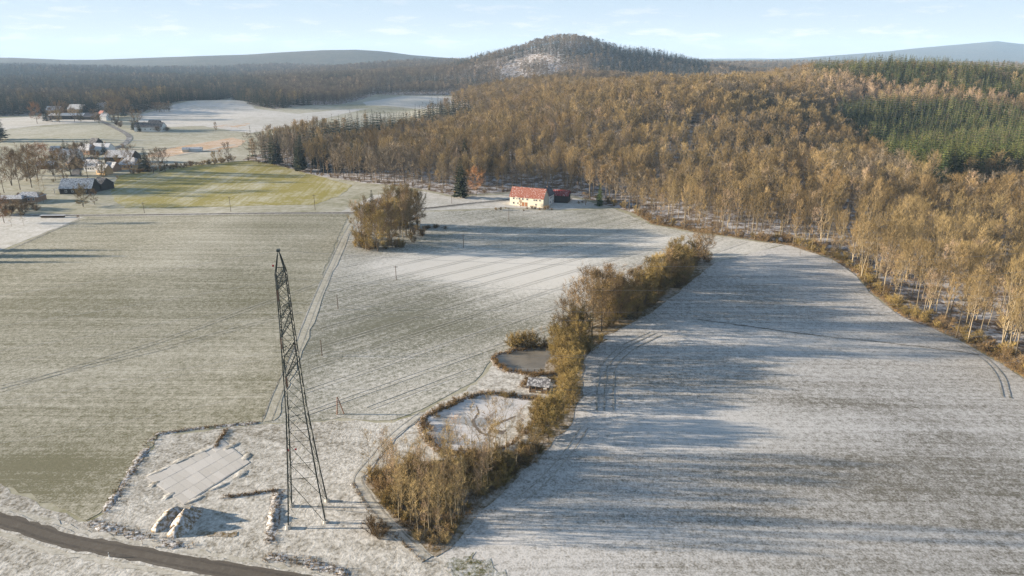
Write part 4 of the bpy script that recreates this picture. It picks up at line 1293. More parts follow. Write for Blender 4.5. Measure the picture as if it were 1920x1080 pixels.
vh(51, 379, 13, 8, 2.9, 2.2, math.radians(3), 'brick_brown', 'roof_frost', 'low hip roofed bungalow beside the long frosted shed', hip=True, wins=w2(13, 1.6))
vh(104, 298, 7, 9, 5.5, 4.2, math.radians(10), 'plaster_white', 'roof_snow', 'white gabled house behind the orange village tree', gwins=[(3, 3, 1, 1.2), (6, 3, 1, 1.2)], wins=w2(7, 3))
vh(122, 300, 19, 10, 4.2, 4.0, math.radians(3), 'plaster_white', 'roof_frost', 'long village house with frosted roof beside the white gabled house', wins=w2(19, 2.5), chim=[(6, 5, 1.2)])
vh(127, 316, 12, 11, 4.0, 5.2, math.radians(-48), 'plaster_ochre', 'roof_dark', 'ochre gabled village house with dark roof half hidden by trees', gwins=[(3.5, 2.2, 1.1, 1.3), (7.5, 2.2, 1.1, 1.3), (5.5, 5.4, 1, 1.1)], wins=w2(12, 2.2))
vh(85, 317, 12, 7, 3.0, 2.4, math.radians(5), 'wood_grey', 'roof_frost', 'grey wooden outbuilding below the ochre gabled house', name='outbuilding', cat='shed', doors=[(6, 2.5, 2.4)])
vh(156, 290, 14, 10, 4.0, 4.5, math.radians(-14), 'brick_brown', 'roof_frost', 'brown walled village house with hipped frosted roof', hip=True, wins=w2(14, 2.4))
vh(188, 289, 15, 10, 4.6, 4.0, math.radians(-6), 'plaster_white', 'roof_snow', 'village house with white snow roof below the bend of the road', wins=w2(15, 2.6), chim=[(10, 5, 1.2)])
vh(174, 276, 8, 8, 4.2, 3.6, math.radians(-20), 'wood_dark', 'roof_dark', 'small dark house behind the snow roofed house')
vh(222, 306, 22, 13, 4.6, 4.4, math.radians(-5), 'wood_dark', 'roof_frost', 'large dark barn with frosted roof in the village', name='village_barn', cat='barn', doors=[(11, 4, 3.6)])
vh(238, 318, 14, 11, 3.6, 4.4, math.radians(-10), 'plaster_ochre', 'roof_frost', 'ochre village house with frosted hipped roof beside the large dark barn', hip=True, wins=w2(14, 2.0))
vh(169, 322, 10, 9, 3.8, 4.2, math.radians(-12), 'plaster_white', 'roof_frost', 'blue grey roofed house among the tall village trees', wins=w2(10, 2.2))
vh(189, 328, 8, 7, 3.4, 3.4, math.radians(-20), 'plaster_ochre', 'roof_frost', 'small ochre walled house at the edge of the village garden', wins=w2(8, 2.0))
vh(205, 322, 8, 7, 3.0, 3.4, math.radians(-18), 'brick_brown', 'roof_frost', 'small brown cottage with frosted roof before the large dark barn', gwins=[(3.5, 1.8, 1, 1)])
# far hamlet
vh(128, 224, 48, 14, 5, 2.5, math.radians(2), 'wood_dark', 'roof_snow', 'long dark farm hall with snowy roof in the far hamlet', name='farm_hall', cat='barn')
vh(142, 216, 22, 14, 8, 6, math.radians(-5), 'plaster_ochre', 'roof_frost', 'ochre house with frosted roof behind the long farm hall', wins=w2(22, 5))
vh(100, 215, 18, 12, 6, 5, math.radians(5), 'plaster_ochre', 'roof_frost', 'frost roofed house behind bare trees of the far hamlet')
vh(168, 225, 18, 12, 4, 4, math.radians(-8), 'wood_dark', 'roof_grey', 'dark low house beside the far hamlet road')
vh(188, 221, 9, 9, 5, 4, math.radians(-30), 'plaster_white', 'roof_red', 'white house with red tiled roof in the far hamlet', wins=w2(14, 4))
vh(194, 226, 9, 8, 5, 3.5, math.radians(-10), 'plaster_white', 'roof_frost', 'small white house at the top of the far hamlet road')
vh(193, 209, 14, 12, 7, 5, math.radians(8), 'plaster_white', 'roof_snow', 'white house before the dark woods above the far hamlet')
fh = vh(278, 247, 30, 13, 5.0, 4.5, math.radians(2), 'plaster_white', 'roof_dark', 'white walled house with dark flat roofline beside the road bend', wins=w2(30, 2.6))
vh(288, 245, 12, 12, 6.4, 4.5, math.radians(2), 'wood_dark', 'roof_dark', 'dark roofed annex of the house beside the road bend')
vh(360, 284.5, 16, 5, 2.2, 1.2, math.radians(10), 'plaster_white', 'roof_snow', 'long low white shelter on the path by the ploughed field', name='field_shelter', cat='shed')
vh(348, 285.5, 5, 4, 2.4, 1.2, math.radians(10), 'plaster', 'roof_snow', 'small cream hut on the path by the ploughed field', name='field_hut', cat='shed')

def vt(u, v, key, hh, label, group=None, cat='tree', name='village_tree', wide=1.0):
    x, y = P(u, v)
    return plant(name, key, x, y, hh, label, cat, group, wide=wide)
LV = 'bare garden tree between the village houses'
for (u, v, key, hh) in [(60, 352, 'alder', 24), (38, 356, 'alder', 22), (22, 348, 'oak', 18), (8, 362, 'alder', 20), (72, 340, 'oak', 17), (120, 335, 'alder', 18), (134, 330, 'oak', 15), (152, 330, 'alder', 20),
                        (165, 335, 'alder', 22), (100, 330, 'oak', 14), (82, 352, 'birch', 14), (178, 318, 'oak', 12), (205, 312, 'oak', 10), (145, 310, 'oak', 14), (48, 330, 'oak', 16), (112, 312, 'oak', 13), (195, 335, 'willow', 9), (30, 330, 'oak', 14)]:
    vt(u, v, key, hh, LV, 'bare trees of the village', wide=0.95)
for k_ in range(26):
    u_, v_ = R.uniform(0, 235), R.uniform(300, 345)
    vt(u_, v_, R.choice(['oak', 'alder', 'willow', 'shrub_brown', 'shrub_gold']), 1, 'leafless garden bush or small tree between the village houses', 'small garden trees of the village', wide=1.0).scale = (R.uniform(0.6, 1.0),) * 3
vt(70, 318, 'leafy', 16, 'large orange leaved tree above the village roofs', wide=1.3)
vt(88, 312, 'leafy', 15, 'orange brown leaved tree beside the white gabled house', wide=1.2)
vt(8, 418, 'leafy', 13, 'bright orange tree at the corner of the snowy lawn', wide=0.9)
vt(124, 296, 'spruce_dark', 15, 'dark spruce rising behind the long village house', wide=1.4)
vt(132, 298, 'spruce_dark', 14, 'second dark spruce rising behind the long village house', wide=1.4)
vt(196, 290, 'spruce_dark', 13, 'pointed dark spruce beside the snow roofed village house', wide=1.1)
vt(275, 321, 'spruce_dark', 17, 'broad dark spruce on the hedge above the green field', wide=1.7)
vt(263, 320, 'spruce_dark', 11, 'slim dark conifer left of the broad spruce above the green field', wide=0.7)
vt(0, 262, 'spruce_dark', 30, 'huge dark conifer on the shaded far meadow', wide=1.6)
vt(-10, 266, 'spruce_dark', 28, 'huge dark conifer beside the shaded far meadow', wide=1.8)
vt(156, 388, 'willow', 11, 'broad golden bare tree before the dark timbered house', wide=1.1)
vt(178, 384, 'oak', 8, 'rounded bare tree beside the dark timbered house', wide=0.9)
vt(82, 380, 'sapling', 12, 'bare tree before the hip roofed bungalow', wide=1.4)
for (u, v, hh) in [(288, 325, 14), (300, 323, 15), (310, 322, 15), (245, 325, 18), (428, 305, 14), (415, 308, 10), (402, 309, 9)]:
    vt(u, v, 'oak' if hh > 9.5 else 'willow', hh, 'bare tree in the hedge along the far side of the green field', 'trees along the green field hedge', wide=0.75)
for k_ in range(34):
    t = k_ / 33
    u, v = 250 + 185 * t, 326 - 24 * t
    x, y = P(u + R.uniform(-3, 3), v + R.uniform(-1, 1))
    plant('hedge_shrub', R.choice(['shrub_brown', 'shrub_brown', 'shrub_gold']), x, y, R.uniform(2.2, 4.5), 'leafless shrub in the hedge along the far side of the green field', 'shrub', 'hedge of the green field', wide=1.2)
for k_ in range(10):
    x, y = P(290 + k_ * 3.2 + R.uniform(-1, 1), 209 + R.uniform(-2, 2))
    plant('hill_bush', 'oak', x, y, R.uniform(9, 13), 'brown bush in the thicket on the snowy hill', 'bush', 'thicket on the snowy hill', wide=1.1)
for (u, v, key, hh) in [(255, 246, 'spruce_dark', 16), (262, 248, 'spruce_dark', 13), (250, 244, 'spruce_dark', 12), (258, 242, 'oak', 19)]:
    vt(u, v, key, hh, 'tree of the garden by the road bend house', 'garden trees at the road bend', wide=1.3)
for k_ in range(8):
    vt(296 + k_ * 2.6, 247 - k_ * 0.3, 'shrub_brown', 6 - k_ * 0.3, 'shrub of the hedge beside the road bend house', 'hedge at the road bend', 'shrub', 'hedge_shrub', 1.5)
vt(405, 248, 'oak', 10, 'small lone bare tree on the far meadow', wide=0.6)
for (u, v, key, hh, w_) in [(98, 229, 'oak', 16, 1), (112, 230, 'willow', 14, 1), (140, 228, 'oak', 15, 1), (152, 229, 'willow', 13, 1), (178, 228, 'oak', 14, 1), (186, 232, 'oak', 12, 1), (70, 232, 'leafy', 22, 0.9), (88, 228, 'spruce_dark', 20, 1.6), (108, 224, 'oak', 20, 1), (118, 223, 'oak', 20, 1), (130, 222, 'oak', 18, 1), (160, 216, 'spruce_dark', 24, 2.0), (172, 215, 'spruce_dark', 24, 2.0),
                            (205, 222, 'oak', 24, 1.0), (214, 224, 'oak', 22, 1.1), (222, 222, 'oak', 24, 1.1), (233, 219, 'spruce_dark', 20, 1.5), (210, 230, 'oak', 14, 1), (218, 234, 'shrub_brown', 7, 1.3), (226, 238, 'shrub_brown', 6, 1.3), (244, 216, 'oak', 18, 1.1), (230, 212, 'oak', 20, 1.2)]:
    vt(u, v, key, hh, 'tree among the houses of the far hamlet', 'trees of the far hamlet', wide=w_)
# trees just left of the frame whose long shadows lie on the field
for (u, v, hh) in [(-60, 470, 14), (-90, 480, 15), (-45, 482, 13), (-130, 492, 13)]:
    vt(u, v, 'spruce_dark', hh, 'garden conifer beyond the corner of the wide green grey field', 'garden conifers beyond the field', wide=1.5)
for (u, v, hh) in [(22, 425, 7), (45, 424, 6.5)]:
    vt(u, v, 'sapling', hh, 'thin young fruit tree on the snowy lawn', 'young trees on the snowy lawn', wide=1.2)
for k_ in range(12):
    vt(8 + k_ * 5.5 + R.uniform(-2, 2), 405 - R.uniform(0, 18), R.choice(['shrub_brown', 'shrub_brown', 'sapling']), R.uniform(2.5, 6), 'garden shrub along the lane at the village edge', 'garden shrubs on the village lane', 'shrub', 'garden_shrub', 1.2)
vt(147, 412, 'leafy', 2.2, 'small red brown shrub at the corner of the snowy lawn', cat='shrub', name='garden_shrub')
# snow-topped woodpile by the lane
x, y = P(100, 408)
wp = thing('woodpile', 'long dark woodpile with snow on its cover beside the village lane', 'woodpile', (x, y, h(x, y)), math.radians(2))
mb = MB()
for k_ in range(46):
    for q in range(4):
        mb.tube((-6 + k_ * 0.26, -0.6, 0.2 + q * 0.27), (-6 + k_ * 0.26, 0.6 + R.uniform(-.1, .1), 0.2 + q * 0.27), 0.125, n=6, cap=True)
mb.obj('log_stack', M['wood_grey'], wp)
mb = MB(); mb.box((0, 0, 1.28), (12.6, 1.6, 0.14)); mb.obj('cover', M['roof_snow'], wp)

# ------------------------------------------------------------------ pylon
feet = PP((543, 990), (611, 980), (612, 942), (547, 950))
pcx = sum(p[0] for p in feet) / 4; pcy = sum(p[1] for p in feet) / 4
prz = ang_of(feet[0], feet[1])
top_h = CAM_H + pcy * math.tan(_ang(470)) - h(pcx, pcy)
py = thing('pylon', 'tall lattice steel power pylon standing on the snowy rough ground', 'pylon', (pcx, pcy, h(pcx, pcy) + 0.05), prz)
prof = [(0.0, 3.25), (0.16, 2.55), (0.42, 1.6), (0.55, 1.34), (0.80, 0.92), (0.925, 0.8), (0.985, 0.22)]
def hw(t):
    return float(np.interp(t, [p[0] for p in prof], [p[1] for p in prof]))
TH = top_h
for sx, sy in ((-1, -1), (1, -1), (1, 1), (-1, 1)):
    mb = MB()
    for (t0, w0), (t1, w1) in zip(prof[:-1], prof[1:]):
        r_ = 0.15 if t0 < 0.4 else 0.12
        mb.tube((sx * w0, sy * w0, t0 * TH), (sx * w1, sy * w1, t1 * TH), r_, r_ * 0.95, n=4)
    mb.obj('leg', M['steel'], py)
    mb = MB()
    for k_ in range(8):
        a_ = 2 * math.pi * k_ / 8; a2 = 2 * math.pi * (k_ + 1) / 8
        c_ = (sx * 3.25, sy * 3.25)
        mb.add([(c_[0] + .55 * math.cos(a_), c_[1] + .55 * math.sin(a_), -0.3), (c_[0] + .55 * math.cos(a2), c_[1] + .55 * math.sin(a2), -0.3),
                (c_[0] + .42 * math.cos(a2), c_[1] + .42 * math.sin(a2), 0.6), (c_[0] + .42 * math.cos(a_), c_[1] + .42 * math.sin(a_), 0.6), (c_[0], c_[1], 0.62)], [(0, 1, 2, 3), (3, 2, 4)])
    mb.obj('foundation', M['concrete'], py)
lv = [0.0]
while lv[-1] < 0.92:
    lv.append(min(0.925, lv[-1] + max(hw(lv[-1]) * 2.0 / TH * (1.45 if lv[-1] < 0.3 else 1.25), 0.026)))
corners = ((-1, -1), (1, -1), (1, 1), (-1, 1))
for f_ in range(4):
    (ax_, ay_), (bx_, by_) = corners[f_], corners[(f_ + 1) % 4]
    mb = MB()
    for i, (t0, t1) in enumerate(zip(lv[:-1], lv[1:])):
        w0, w1 = hw(t0), hw(t1)
        r_ = 0.06 if t0 < 0.4 else 0.05
        a0 = Vector((ax_ * w0, ay_ * w0, t0 * TH)); b0 = Vector((bx_ * w0, by_ * w0, t0 * TH))
        a1 = Vector((ax_ * w1, ay_ * w1, t1 * TH)); b1 = Vector((bx_ * w1, by_ * w1, t1 * TH))
        mb.tube(a0, b1, r_, n=3); mb.tube(b0, a1, r_, n=3)
        if i % 2 == 0 or t0 < 0.2: mb.tube(a1, b1, r_ * 0.9, n=3)
        if t0 < 0.2:
            c_ = (a0 + b1) * 0.5
            mb.tube(a0.lerp(a1, 0.5), c_ * 0.5 + a0 * 0.5, 0.03, n=3); mb.tube(b0.lerp(b1, 0.5), c_ * 0.5 + b0 * 0.5, 0.03, n=3)
    mb.obj('lattice_face', M['steel'], py)
mb = MB()
for sx, sy in corners:
    mb.tube((sx * 0.22, sy * 0.22, 0.985 * TH), (0, 0, TH), 0.07, 0.05, n=4)
mb.box((0, 0, TH), (0.5, 0.9, 0.35)); mb.obj('peak', M['steel'], py)
tips = []
for t, L in ((0.905, 5.2), (0.765, 7.4), (0.62, 5.8)):
    for s_ in (-1, 1):
        w = hw(t); w2_ = hw(t + 0.03)
        mb = MB()
        tip = Vector((0, s_ * (w + L), t * TH + 0.15))
        for sx in (-1, 1):
            a = Vector((sx * w, s_ * w, t * TH)); u_ = Vector((sx * w2_, s_ * w2_, (t + 0.035) * TH))
            mb.tube(a, tip, 0.10, n=4); mb.tube(u_, tip, 0.09, n=4)
            for q in range(5):
                f0, f1 = q / 5.5, (q + 1) / 5.5
                mb.tube(a.lerp(tip, f0), u_.lerp(tip, f1), 0.035, n=3); mb.tube(u_.lerp(tip, f0), a.lerp(tip, f0 + 0.02), 0.035, n=3)
        for q in range(5):
            f0, f1 = q / 5.5, (q + 1) / 5.5
            a = Vector((-w, s_ * w, t * TH)); c_ = Vector((w, s_ * w, t * TH))
            mb.tube(a.lerp(tip, f0), c_.lerp(tip, f1), 0.035, n=3); mb.tube(a.lerp(tip, f0), c_.lerp(tip, f0), 0.035, n=3)
        mb.obj('cross_arm', M['steel'], py)
        mb = MB()
        for q in range(9):
            mb.tube((0, tip.y, tip.z - 0.15 - q * 0.2), (0, tip.y, tip.z - 0.27 - q * 0.2), 0.15, 0.09, n=8, cap=True)
        mb.tube((0, tip.y, tip.z), (0, tip.y, tip.z - 2.0), 0.03, n=4)
        mb.obj('insulator', M['porcelain'], py)
        tips.append(Vector((0, tip.y, tip.z - 2.0)))
mb = MB(); mb.box((-0.95, -0.86, 0.955 * TH), (0.3, 0.08, 0.3)); mb.obj('marker_plate', M['red_paint'], py)
mb = MB(); mb.box((-1.9, -2.05, 0.3 * TH), (0.35, 0.06, 0.4)); mb.box((-0.6, -2.05, 0.3 * TH), (0.35, 0.06, 0.3)); mb.obj('marker_plate', M['red_paint'], py)
Mp = Matrix.Translation((pcx, pcy, h(pcx, pcy) + 0.05)) @ Matrix.Rotation(prz, 4, 'Z')
for tp in tips + [Vector((0, 0, TH))]:
    mb = MB(); pts = []
    for k_ in range(-20, 21):
        s_ = k_ / 20.0 * 260
        sag = 9.0 * ((abs(s_) / 130.0 - 1) ** 2 - 1)
        pts.append(Mp @ (tp + Vector((s_, 0, sag))))
    mb.path(pts, [0.016] * len(pts), n=3)
    tag(mb.obj('power_line', M['wire']), 'thin overhead conductor strung sideways from the tall lattice pylon', 'cable', 'conductors of the tall pylon')

# ------------------------------------------------------------------ small wooden poles
def pole(u, v, hh, label, group=None, arm=True, mat='pole_wood'):
    x, y = P(u, v)
    o = thing('utility_pole', label, 'pole', (x, y, h(x, y)), R.uniform(-.3, .3), group)
    mb = MB(); mb.tube((0, 0, -0.4), (0, 0, hh), 0.14, 0.10, n=8, cap=True); mb.obj('pole', M[mat], o)
    if arm:
        mb = MB(); mb.box((0, 0.14, hh - 0.5), (1.5, 0.12, 0.14)); mb.obj('crossarm', M[mat], o)
        for q in (-0.6, 0.6):
            mb = MB(); mb.tube((q, 0.14, hh - 0.43), (q, 0.14, hh - 0.15), 0.06, 0.04, n=6, cap=True); mb.obj('insulator', M['porcelain'], o)
    return o
for (u, v, hh, lb) in [(743, 525, 5.6, 'wooden pole on the striped field below the tree clump'), (634, 580, 5.2, 'wooden pole on the striped field beside the snowy track'),
                       (604, 668, 5.0, 'dark brown pole on the striped field right of the pylon'), (869, 465, 6.0, 'dark pole in the shaded strip of the striped field'),
                       (954, 416, 7.6, 'tall dark pole in front of the cream farmhouse'), (591, 394, 8.5, 'tall pole above the farm lane nearest the tree clump'),
                       (433, 397, 8.2, 'tall pole above the lane midway along the green field'), (271, 400, 6.0, 'short pole above the lane near the village end'), (847, 382, 5, 'slim pole beside the farm lane left of the farmhouse')]:
    pole(u, v, hh, lb, arm=hh > 5.4, mat='pole_wood')
x, y = P(639, 777)
o = thing('a_frame_pole', 'rusty brown A-shaped double pole on the snow right of the pylon', 'pole', (x, y, h(x, y)), 0.2)
for sx in (-1, 1):
    mb = MB(); mb.tube((sx * 0.85, 0, -0.3), (-0.45 + sx * 0.05, 0, 4.6), 0.12, 0.09, n=8, cap=True); mb.obj('pole', M['rust'], o)
mb = MB(); mb.box((-0.25, 0, 3.3), (0.9, 0.12, 0.14)); mb.obj('brace', M['rust'], o)
x, y = P(205, 1046)
o = thing('marker_post', 'small white marker post on the near verge of the road', 'post', (x, y, h(x, y) + 0.12), 0.1)
mb = MB(); mb.tube((0, 0, -0.1), (0, 0, 0.95), 0.07, 0.06, n=8, cap=True); mb.obj('post', M['white_paint'], o)
mb = MB(); mb.tube((0, 0, 0.62), (0, 0, 0.82), 0.075, 0.072, n=8, cap=True); mb.obj('band', M['black_paint'], o)

# ------------------------------------------------------------------ ponds
b = NB('pond_ice_grey'); n = b.noise(0.12, 4, 0.6, dist=1.0)
b.color(b.mix(b.ramp(n, [(0.35, 0.0), (0.6, 1.0)]), (0.125, 0.108, 0.085), (0.20, 0.178, 0.145))); b.b.inputs['Roughness'].default_value = 0.35; b.b.inputs['Specular IOR Level'].default_value = 0.35
M['ice_grey'] = b.mat
b = NB('pond_ice_snow'); n = b.noise(0.085, 5, 0.6, dist=1.2); n2 = b.noise(0.9, 4, 0.6)
f_ = b.ramp(b.math('ADD', b.math('MULTIPLY', n, 0.85), b.math('MULTIPLY', n2, 0.15)), [(0.44, 0.0), (0.51, 1.0)])
b.color(b.mix(f_, b.mix(n2, (0.22, 0.22, 0.22), (0.36, 0.36, 0.36)), b.mix(n2, (0.44, 0.42, 0.41), (0.62, 0.59, 0.57)))); b.b.inputs['Roughness'].default_value = 0.6
M['ice_snow'] = b.mat
M['wet_ice'] = plain('wet_dark_ice', (0.16, 0.125, 0.095), 0.3, 0.8, 0.4, 0.4)
def pond(name, px, mat, seed):
    pts = wiggle(smooth_line(PP(*px) + [P(*px[0])], 6)[:-1], 1.2, 0.45, seed + 60)
    zc = sum(h(*p) for p in pts) / len(pts)
    sheet(name, pts, M[mat], 0.0, zfun=lambda X, Y: np.full(len(X), zc + 0.22))
    rr = random.Random(seed)
    cx, cy_ = sum(p[0] for p in pts) / len(pts), sum(p[1] for p in pts) / len(pts)
    pr_ = [(-0.5, 0.20), (-0.1, 0.30), (0.3, 0.42), (0.8, 0.4), (1.5, 0.03)]
    n = len(pts); vs = []
    for i, p in enumerate(pts):
        a, c_ = pts[i - 1], pts[(i + 1) % n]
        dx_, dy_ = c_[0] - a[0], c_[1] - a[1]; L = math.hypot(dx_, dy_)
        nx, ny = dy_ / L, -dx_ / L
        if nx * (p[0] - cx) + ny * (p[1] - cy_) < 0: nx, ny = -nx, -ny
        for q, (d_, z_) in enumerate(pr_):
            jj = rr.uniform(-.12, .12)
            x, y = p[0] + nx * (d_ + jj), p[1] + ny * (d_ + jj)
            vs.append((x, y, zc + z_ + (rr.uniform(-.07, .07) if 0 < q < 4 else 0)))
    m_ = len(pr_)
    for i in range(n):
        k2 = 0.45 + 0.75 * abs(math.sin(i * 0.37 + seed)) * (0.6 + 0.4 * math.sin(i * 0.11))
        for q in range(1, 4):
            x, y, z_ = vs[i * m_ + q]; vs[i * m_ + q] = (x, y, zc + 0.24 + (z_ - zc - 0.24) * k2)
    mb = MB()
    mb.add(vs, [(i * m_ + q, ((i + 1) % n) * m_ + q, ((i + 1) % n) * m_ + q + 1, i * m_ + q + 1) for i in range(n) for q in range(m_ - 1)])
    bk = mb.obj(name + '_bank', M['hedge_dirt'], None, True)
    bk['kind'] = 'structure'
    return pts, zc
UP_PX = [(928, 676), (938, 667), (965, 661), (1000, 656), (1030, 652), (1052, 664), (1052, 690), (1022, 702), (980, 699), (948, 692)]
LO_PX = [(793, 795), (808, 782), (835, 769), (872, 752), (915, 741), (955, 745), (998, 753), (1008, 768), (992, 800), (962, 826), (920, 846), (868, 852), (826, 842), (800, 818)]
up_pts, up_z = pond('upper_pond', UP_PX, 'ice_grey', 1)
lo_pts, lo_z = pond('lower_pond', LO_PX, 'ice_snow', 2)
def on_pond(name, line, w, zc, mat, dz=0.235):
    pts = wiggle(smooth_line(PP(*line), 6), 0.7, 0.12, 31, False)
    mb = MB(); vs = []
    rr = random.Random(len(line))
    for i, p in enumerate(pts):
        a = pts[max(i - 1, 0)]; c_ = pts[min(i + 1, len(pts) - 1)]
        dx_, dy_ = c_[0] - a[0], c_[1] - a[1]; L = math.hypot(dx_, dy_) or 1
        ww = w * 0.5 * math.sin(math.pi * (0.08 + 0.84 * i / (len(pts) - 1))) * rr.uniform(0.7, 1.3)
        vs += [(p[0] - dy_ / L * ww, p[1] + dx_ / L * ww, zc + dz), (p[0] + dy_ / L * ww, p[1] - dx_ / L * ww, zc + dz)]
    mb.add(vs, [(2 * i + 1, 2 * i + 3, 2 * i + 2, 2 * i) for i in range(len(pts) - 1)])
    mb.obj(name, M[mat])['kind'] = 'structure'
on_pond('melt_channel', [(998, 768), (970, 780), (945, 790), (925, 800), (915, 815), (905, 818)], 0.8, lo_z, 'wet_ice')
on_pond('melt_channel', [(893, 762), (897, 775), (888, 790), (892, 802), (905, 814), (930, 820), (950, 828)], 0.7, lo_z, 'wet_ice', 0.242)
on_pond('melt_pool', [(925, 806), (940, 812), (955, 806)], 1.8, lo_z, 'wet_ice', 0.249)

for k_ in range(40):
    x, y = lo_pts[R.randrange(len(lo_pts))]
    plant('bank_shrub', R.choice(['shrub_brown', 'shrub_gold']), x + R.uniform(-1, 1), y + R.uniform(-0.6, 1.2), R.uniform(0.8, 1.9), 'low tan shrub on the bank of the lower pond', 'shrub', 'bank shrubs of the lower pond', wide=1.3)
for k_ in range(12):
    x, y = up_pts[R.randrange(len(up_pts))]
    plant('bank_shrub', R.choice(['shrub_brown', 'shrub_gold']), x + R.uniform(-1, 1), y + R.uniform(-0.6, 1.2), R.uniform(0.8, 1.7), 'low tan shrub on the bank of the upper pond', 'shrub', 'bank shrubs of the upper pond', wide=1.3)
# jetty on the upper pond
x, y = P(996, 700)
jt = thing('jetty', 'small rusty brown jetty frame at the near side of the upper pond', 'jetty', (x, y, up_z + 0.2), math.radians(-3))
mb = MB(); mb.box((0, 0, 0.25), (5.6, 0.7, 0.08)); mb.obj('deck', M['wood_grey'], jt)
for k_ in range(4):
    mb = MB(); mb.box((-2.7 + k_ * 1.8, 0.3, 0.45), (0.12, 0.12, 1.3)); mb.obj('post', M['rust'], jt)
for z_ in (0.62, 1.05):
    mb = MB(); mb.box((0, 0.38, z_), (5.5, 0.06, 0.10)); mb.obj('rail', M['trim'], jt)
# hut
x, y = P(1009, 738)
hz = h(x, y) + 0.1
ht = thing('pond_hut', 'open fronted wooden hut with snowy roof between the two ponds', 'hut', (x, y, hz), math.radians(-12))
mb = MB(); mb.box((0, 3.4, 1.15), (4.6, 0.12, 2.4)); mb.obj('back_wall', M['wood_grey'], ht)
for sx in (-1, 1):
    mb = MB(); mb.box((sx * 2.24, 2.2, 1.05), (0.12, 2.3, 2.2)); mb.obj('side_wall', M['wood_grey'], ht)
for sx in (-2.2, -0.7, 0.8, 2.2):
    mb = MB(); mb.box((sx, 0.1, 1.05), (0.18, 0.18, 2.3)); mb.obj('post', M['wood_grey'], ht)
mb = MB(); mb.box((-1.45, 0.1, 0.5), (1.4, 0.1, 0.9)); mb.box((1.5, 0.1, 0.5), (1.3, 0.1, 0.9)); mb.obj('parapet', M['wood_grey'], ht)
rf = MB()
for s_ in (0, 1):
    y0, y1 = (-0.6, 1.7) if s_ == 0 else (4.0, 1.7)
    z0, z1 = 2.05, 3.1
    lo_ = [(-2.8, y0, z0), (2.8, y0, z0), (2.8, y1, z1), (-2.8, y1, z1)]
    rf.add(lo_ + [(p[0], p[1], p[2] + 0.14) for p in lo_], [(3, 2, 1, 0), (4, 5, 6, 7), (0, 1, 5, 4), (1, 2, 6, 5), (2, 3, 7, 6), (3, 0, 4, 7)])
rf.obj('roof', M['hut_roof'], ht)
mb = MB(); mb.box((0, 1.6, 0.45), (1.6, 0.8, 0.08)); mb.box((-0.6, 1.6, 0.2), (0.1, 0.6, 0.45)); mb.box((0.6, 1.6, 0.2), (0.1, 0.6, 0.45)); mb.obj('table', M['wood_grey'], ht)
x, y = P(1022, 736)
mb = MB(); mb.box((0, 0, 0.4), (0.8, 0.7, 0.8)); mb.box((0, 0, 0.84), (0.9, 0.8, 0.08))
o = mb.obj('storage_box', M['white_paint']); o.location = (x, y, h(x, y) + 0.1); tag(o, 'small white box beside the open fronted pond hut', 'box')
for (u, v, hh) in [(985, 722, 1.6), (992, 716, 1.8), (1000, 712, 1.6), (978, 726, 1.3)]:
    x, y = P(u, v); plant('rust_shrub', 'shrub_brown', x, y, hh, 'rust brown shrub left of the pond hut', 'shrub', 'rusty shrubs by the hut', wide=1.4)

# ------------------------------------------------------------------ slab of pale panels, earth mounds, banks
A_, B_, C_, D_ = [Vector((*P(u, v), 0)) for u, v in ((275, 896), (416, 827), (466, 868), (345, 946))]
zc = h(A_.x, A_.y) + 0.16
sl = thing('panel_slab', 'pale snow dusted slab of rectangular panels on the rough ground', 'slab', (0, 0, 0))
b = NB('snowy_panel'); n = b.noise(0.35, 4, 0.6); n2 = b.noise(2.5, 4, 0.6)
b.color(b.mix(b.ramp(n, [(0.66, 0.0), (0.76, 1.0)]), b.mix(b.rnd(), b.mix(n2, (0.37, 0.345, 0.315), (0.45, 0.425, 0.39)), (0.48, 0.455, 0.425)), (0.26, 0.22, 0.15)))
M['panel'] = b.mat
M['panel_edge'] = plain('panel_joint', (0.25, 0.23, 0.21), 0.2, 1.0)
ub = MB()
q = [A_, D_, C_, B_]
cen = sum(q, Vector()) / 4
q = [cen + (p - cen) * 1.03 for p in q]
NG = 8
gv = [((q[0] * (1 - i / NG) + q[1] * (i / NG)) * (1 - j / NG) + (q[3] * (1 - i / NG) + q[2] * (i / NG)) * (j / NG)) for i in range(NG + 1) for j in range(NG + 1)]
ub.add([(p.x, p.y, h(p.x, p.y) + 0.15) for p in gv], [(i * (NG + 1) + j, (i + 1) * (NG + 1) + j, (i + 1) * (NG + 1) + j + 1, i * (NG + 1) + j + 1) for i in range(NG) for j in range(NG)])
ub.obj('base_sheet', M['panel'], sl)
rows_, cols_ = 4, 11
for i in range(rows_):
    for j in range(cols_):
        if (i == 0 and j in (8,)) or (i == rows_ - 1 and j == cols_ - 1): continue
        g = 0.012 if True else 0
        q = []
        for (a_, c_) in ((i, j), (i + 1, j), (i + 1, j + 1), (i, j + 1)):
            s_, t = a_ / rows_, c_ / cols_
            q.append((A_ * (1 - t) + B_ * t) * (1 - s_) + (D_ * (1 - t) + C_ * t) * s_)
        cen = sum(q, Vector()) / 4
        q = [cen + (p - cen) * 0.972 for p in q]
        tz = [zc + R.uniform(-0.015, 0.015) for _ in q]
        dz_ = R.uniform(0, 0.02)
        mb = MB()
        mb.add([(p.x, p.y, h(p.x, p.y) - 0.1) for p in q] + [(p.x, p.y, h(p.x, p.y) + 0.165 + (z_ - zc) * 0.3 + dz_) for p, z_ in zip(q, tz)], [(0, 3, 2, 1), (4, 5, 6, 7), (0, 1, 5, 4), (1, 2, 6, 5), (2, 3, 7, 6), (3, 0, 4, 7)])
        mb.obj('panel', M['panel'], sl)
rr = random.Random(77)
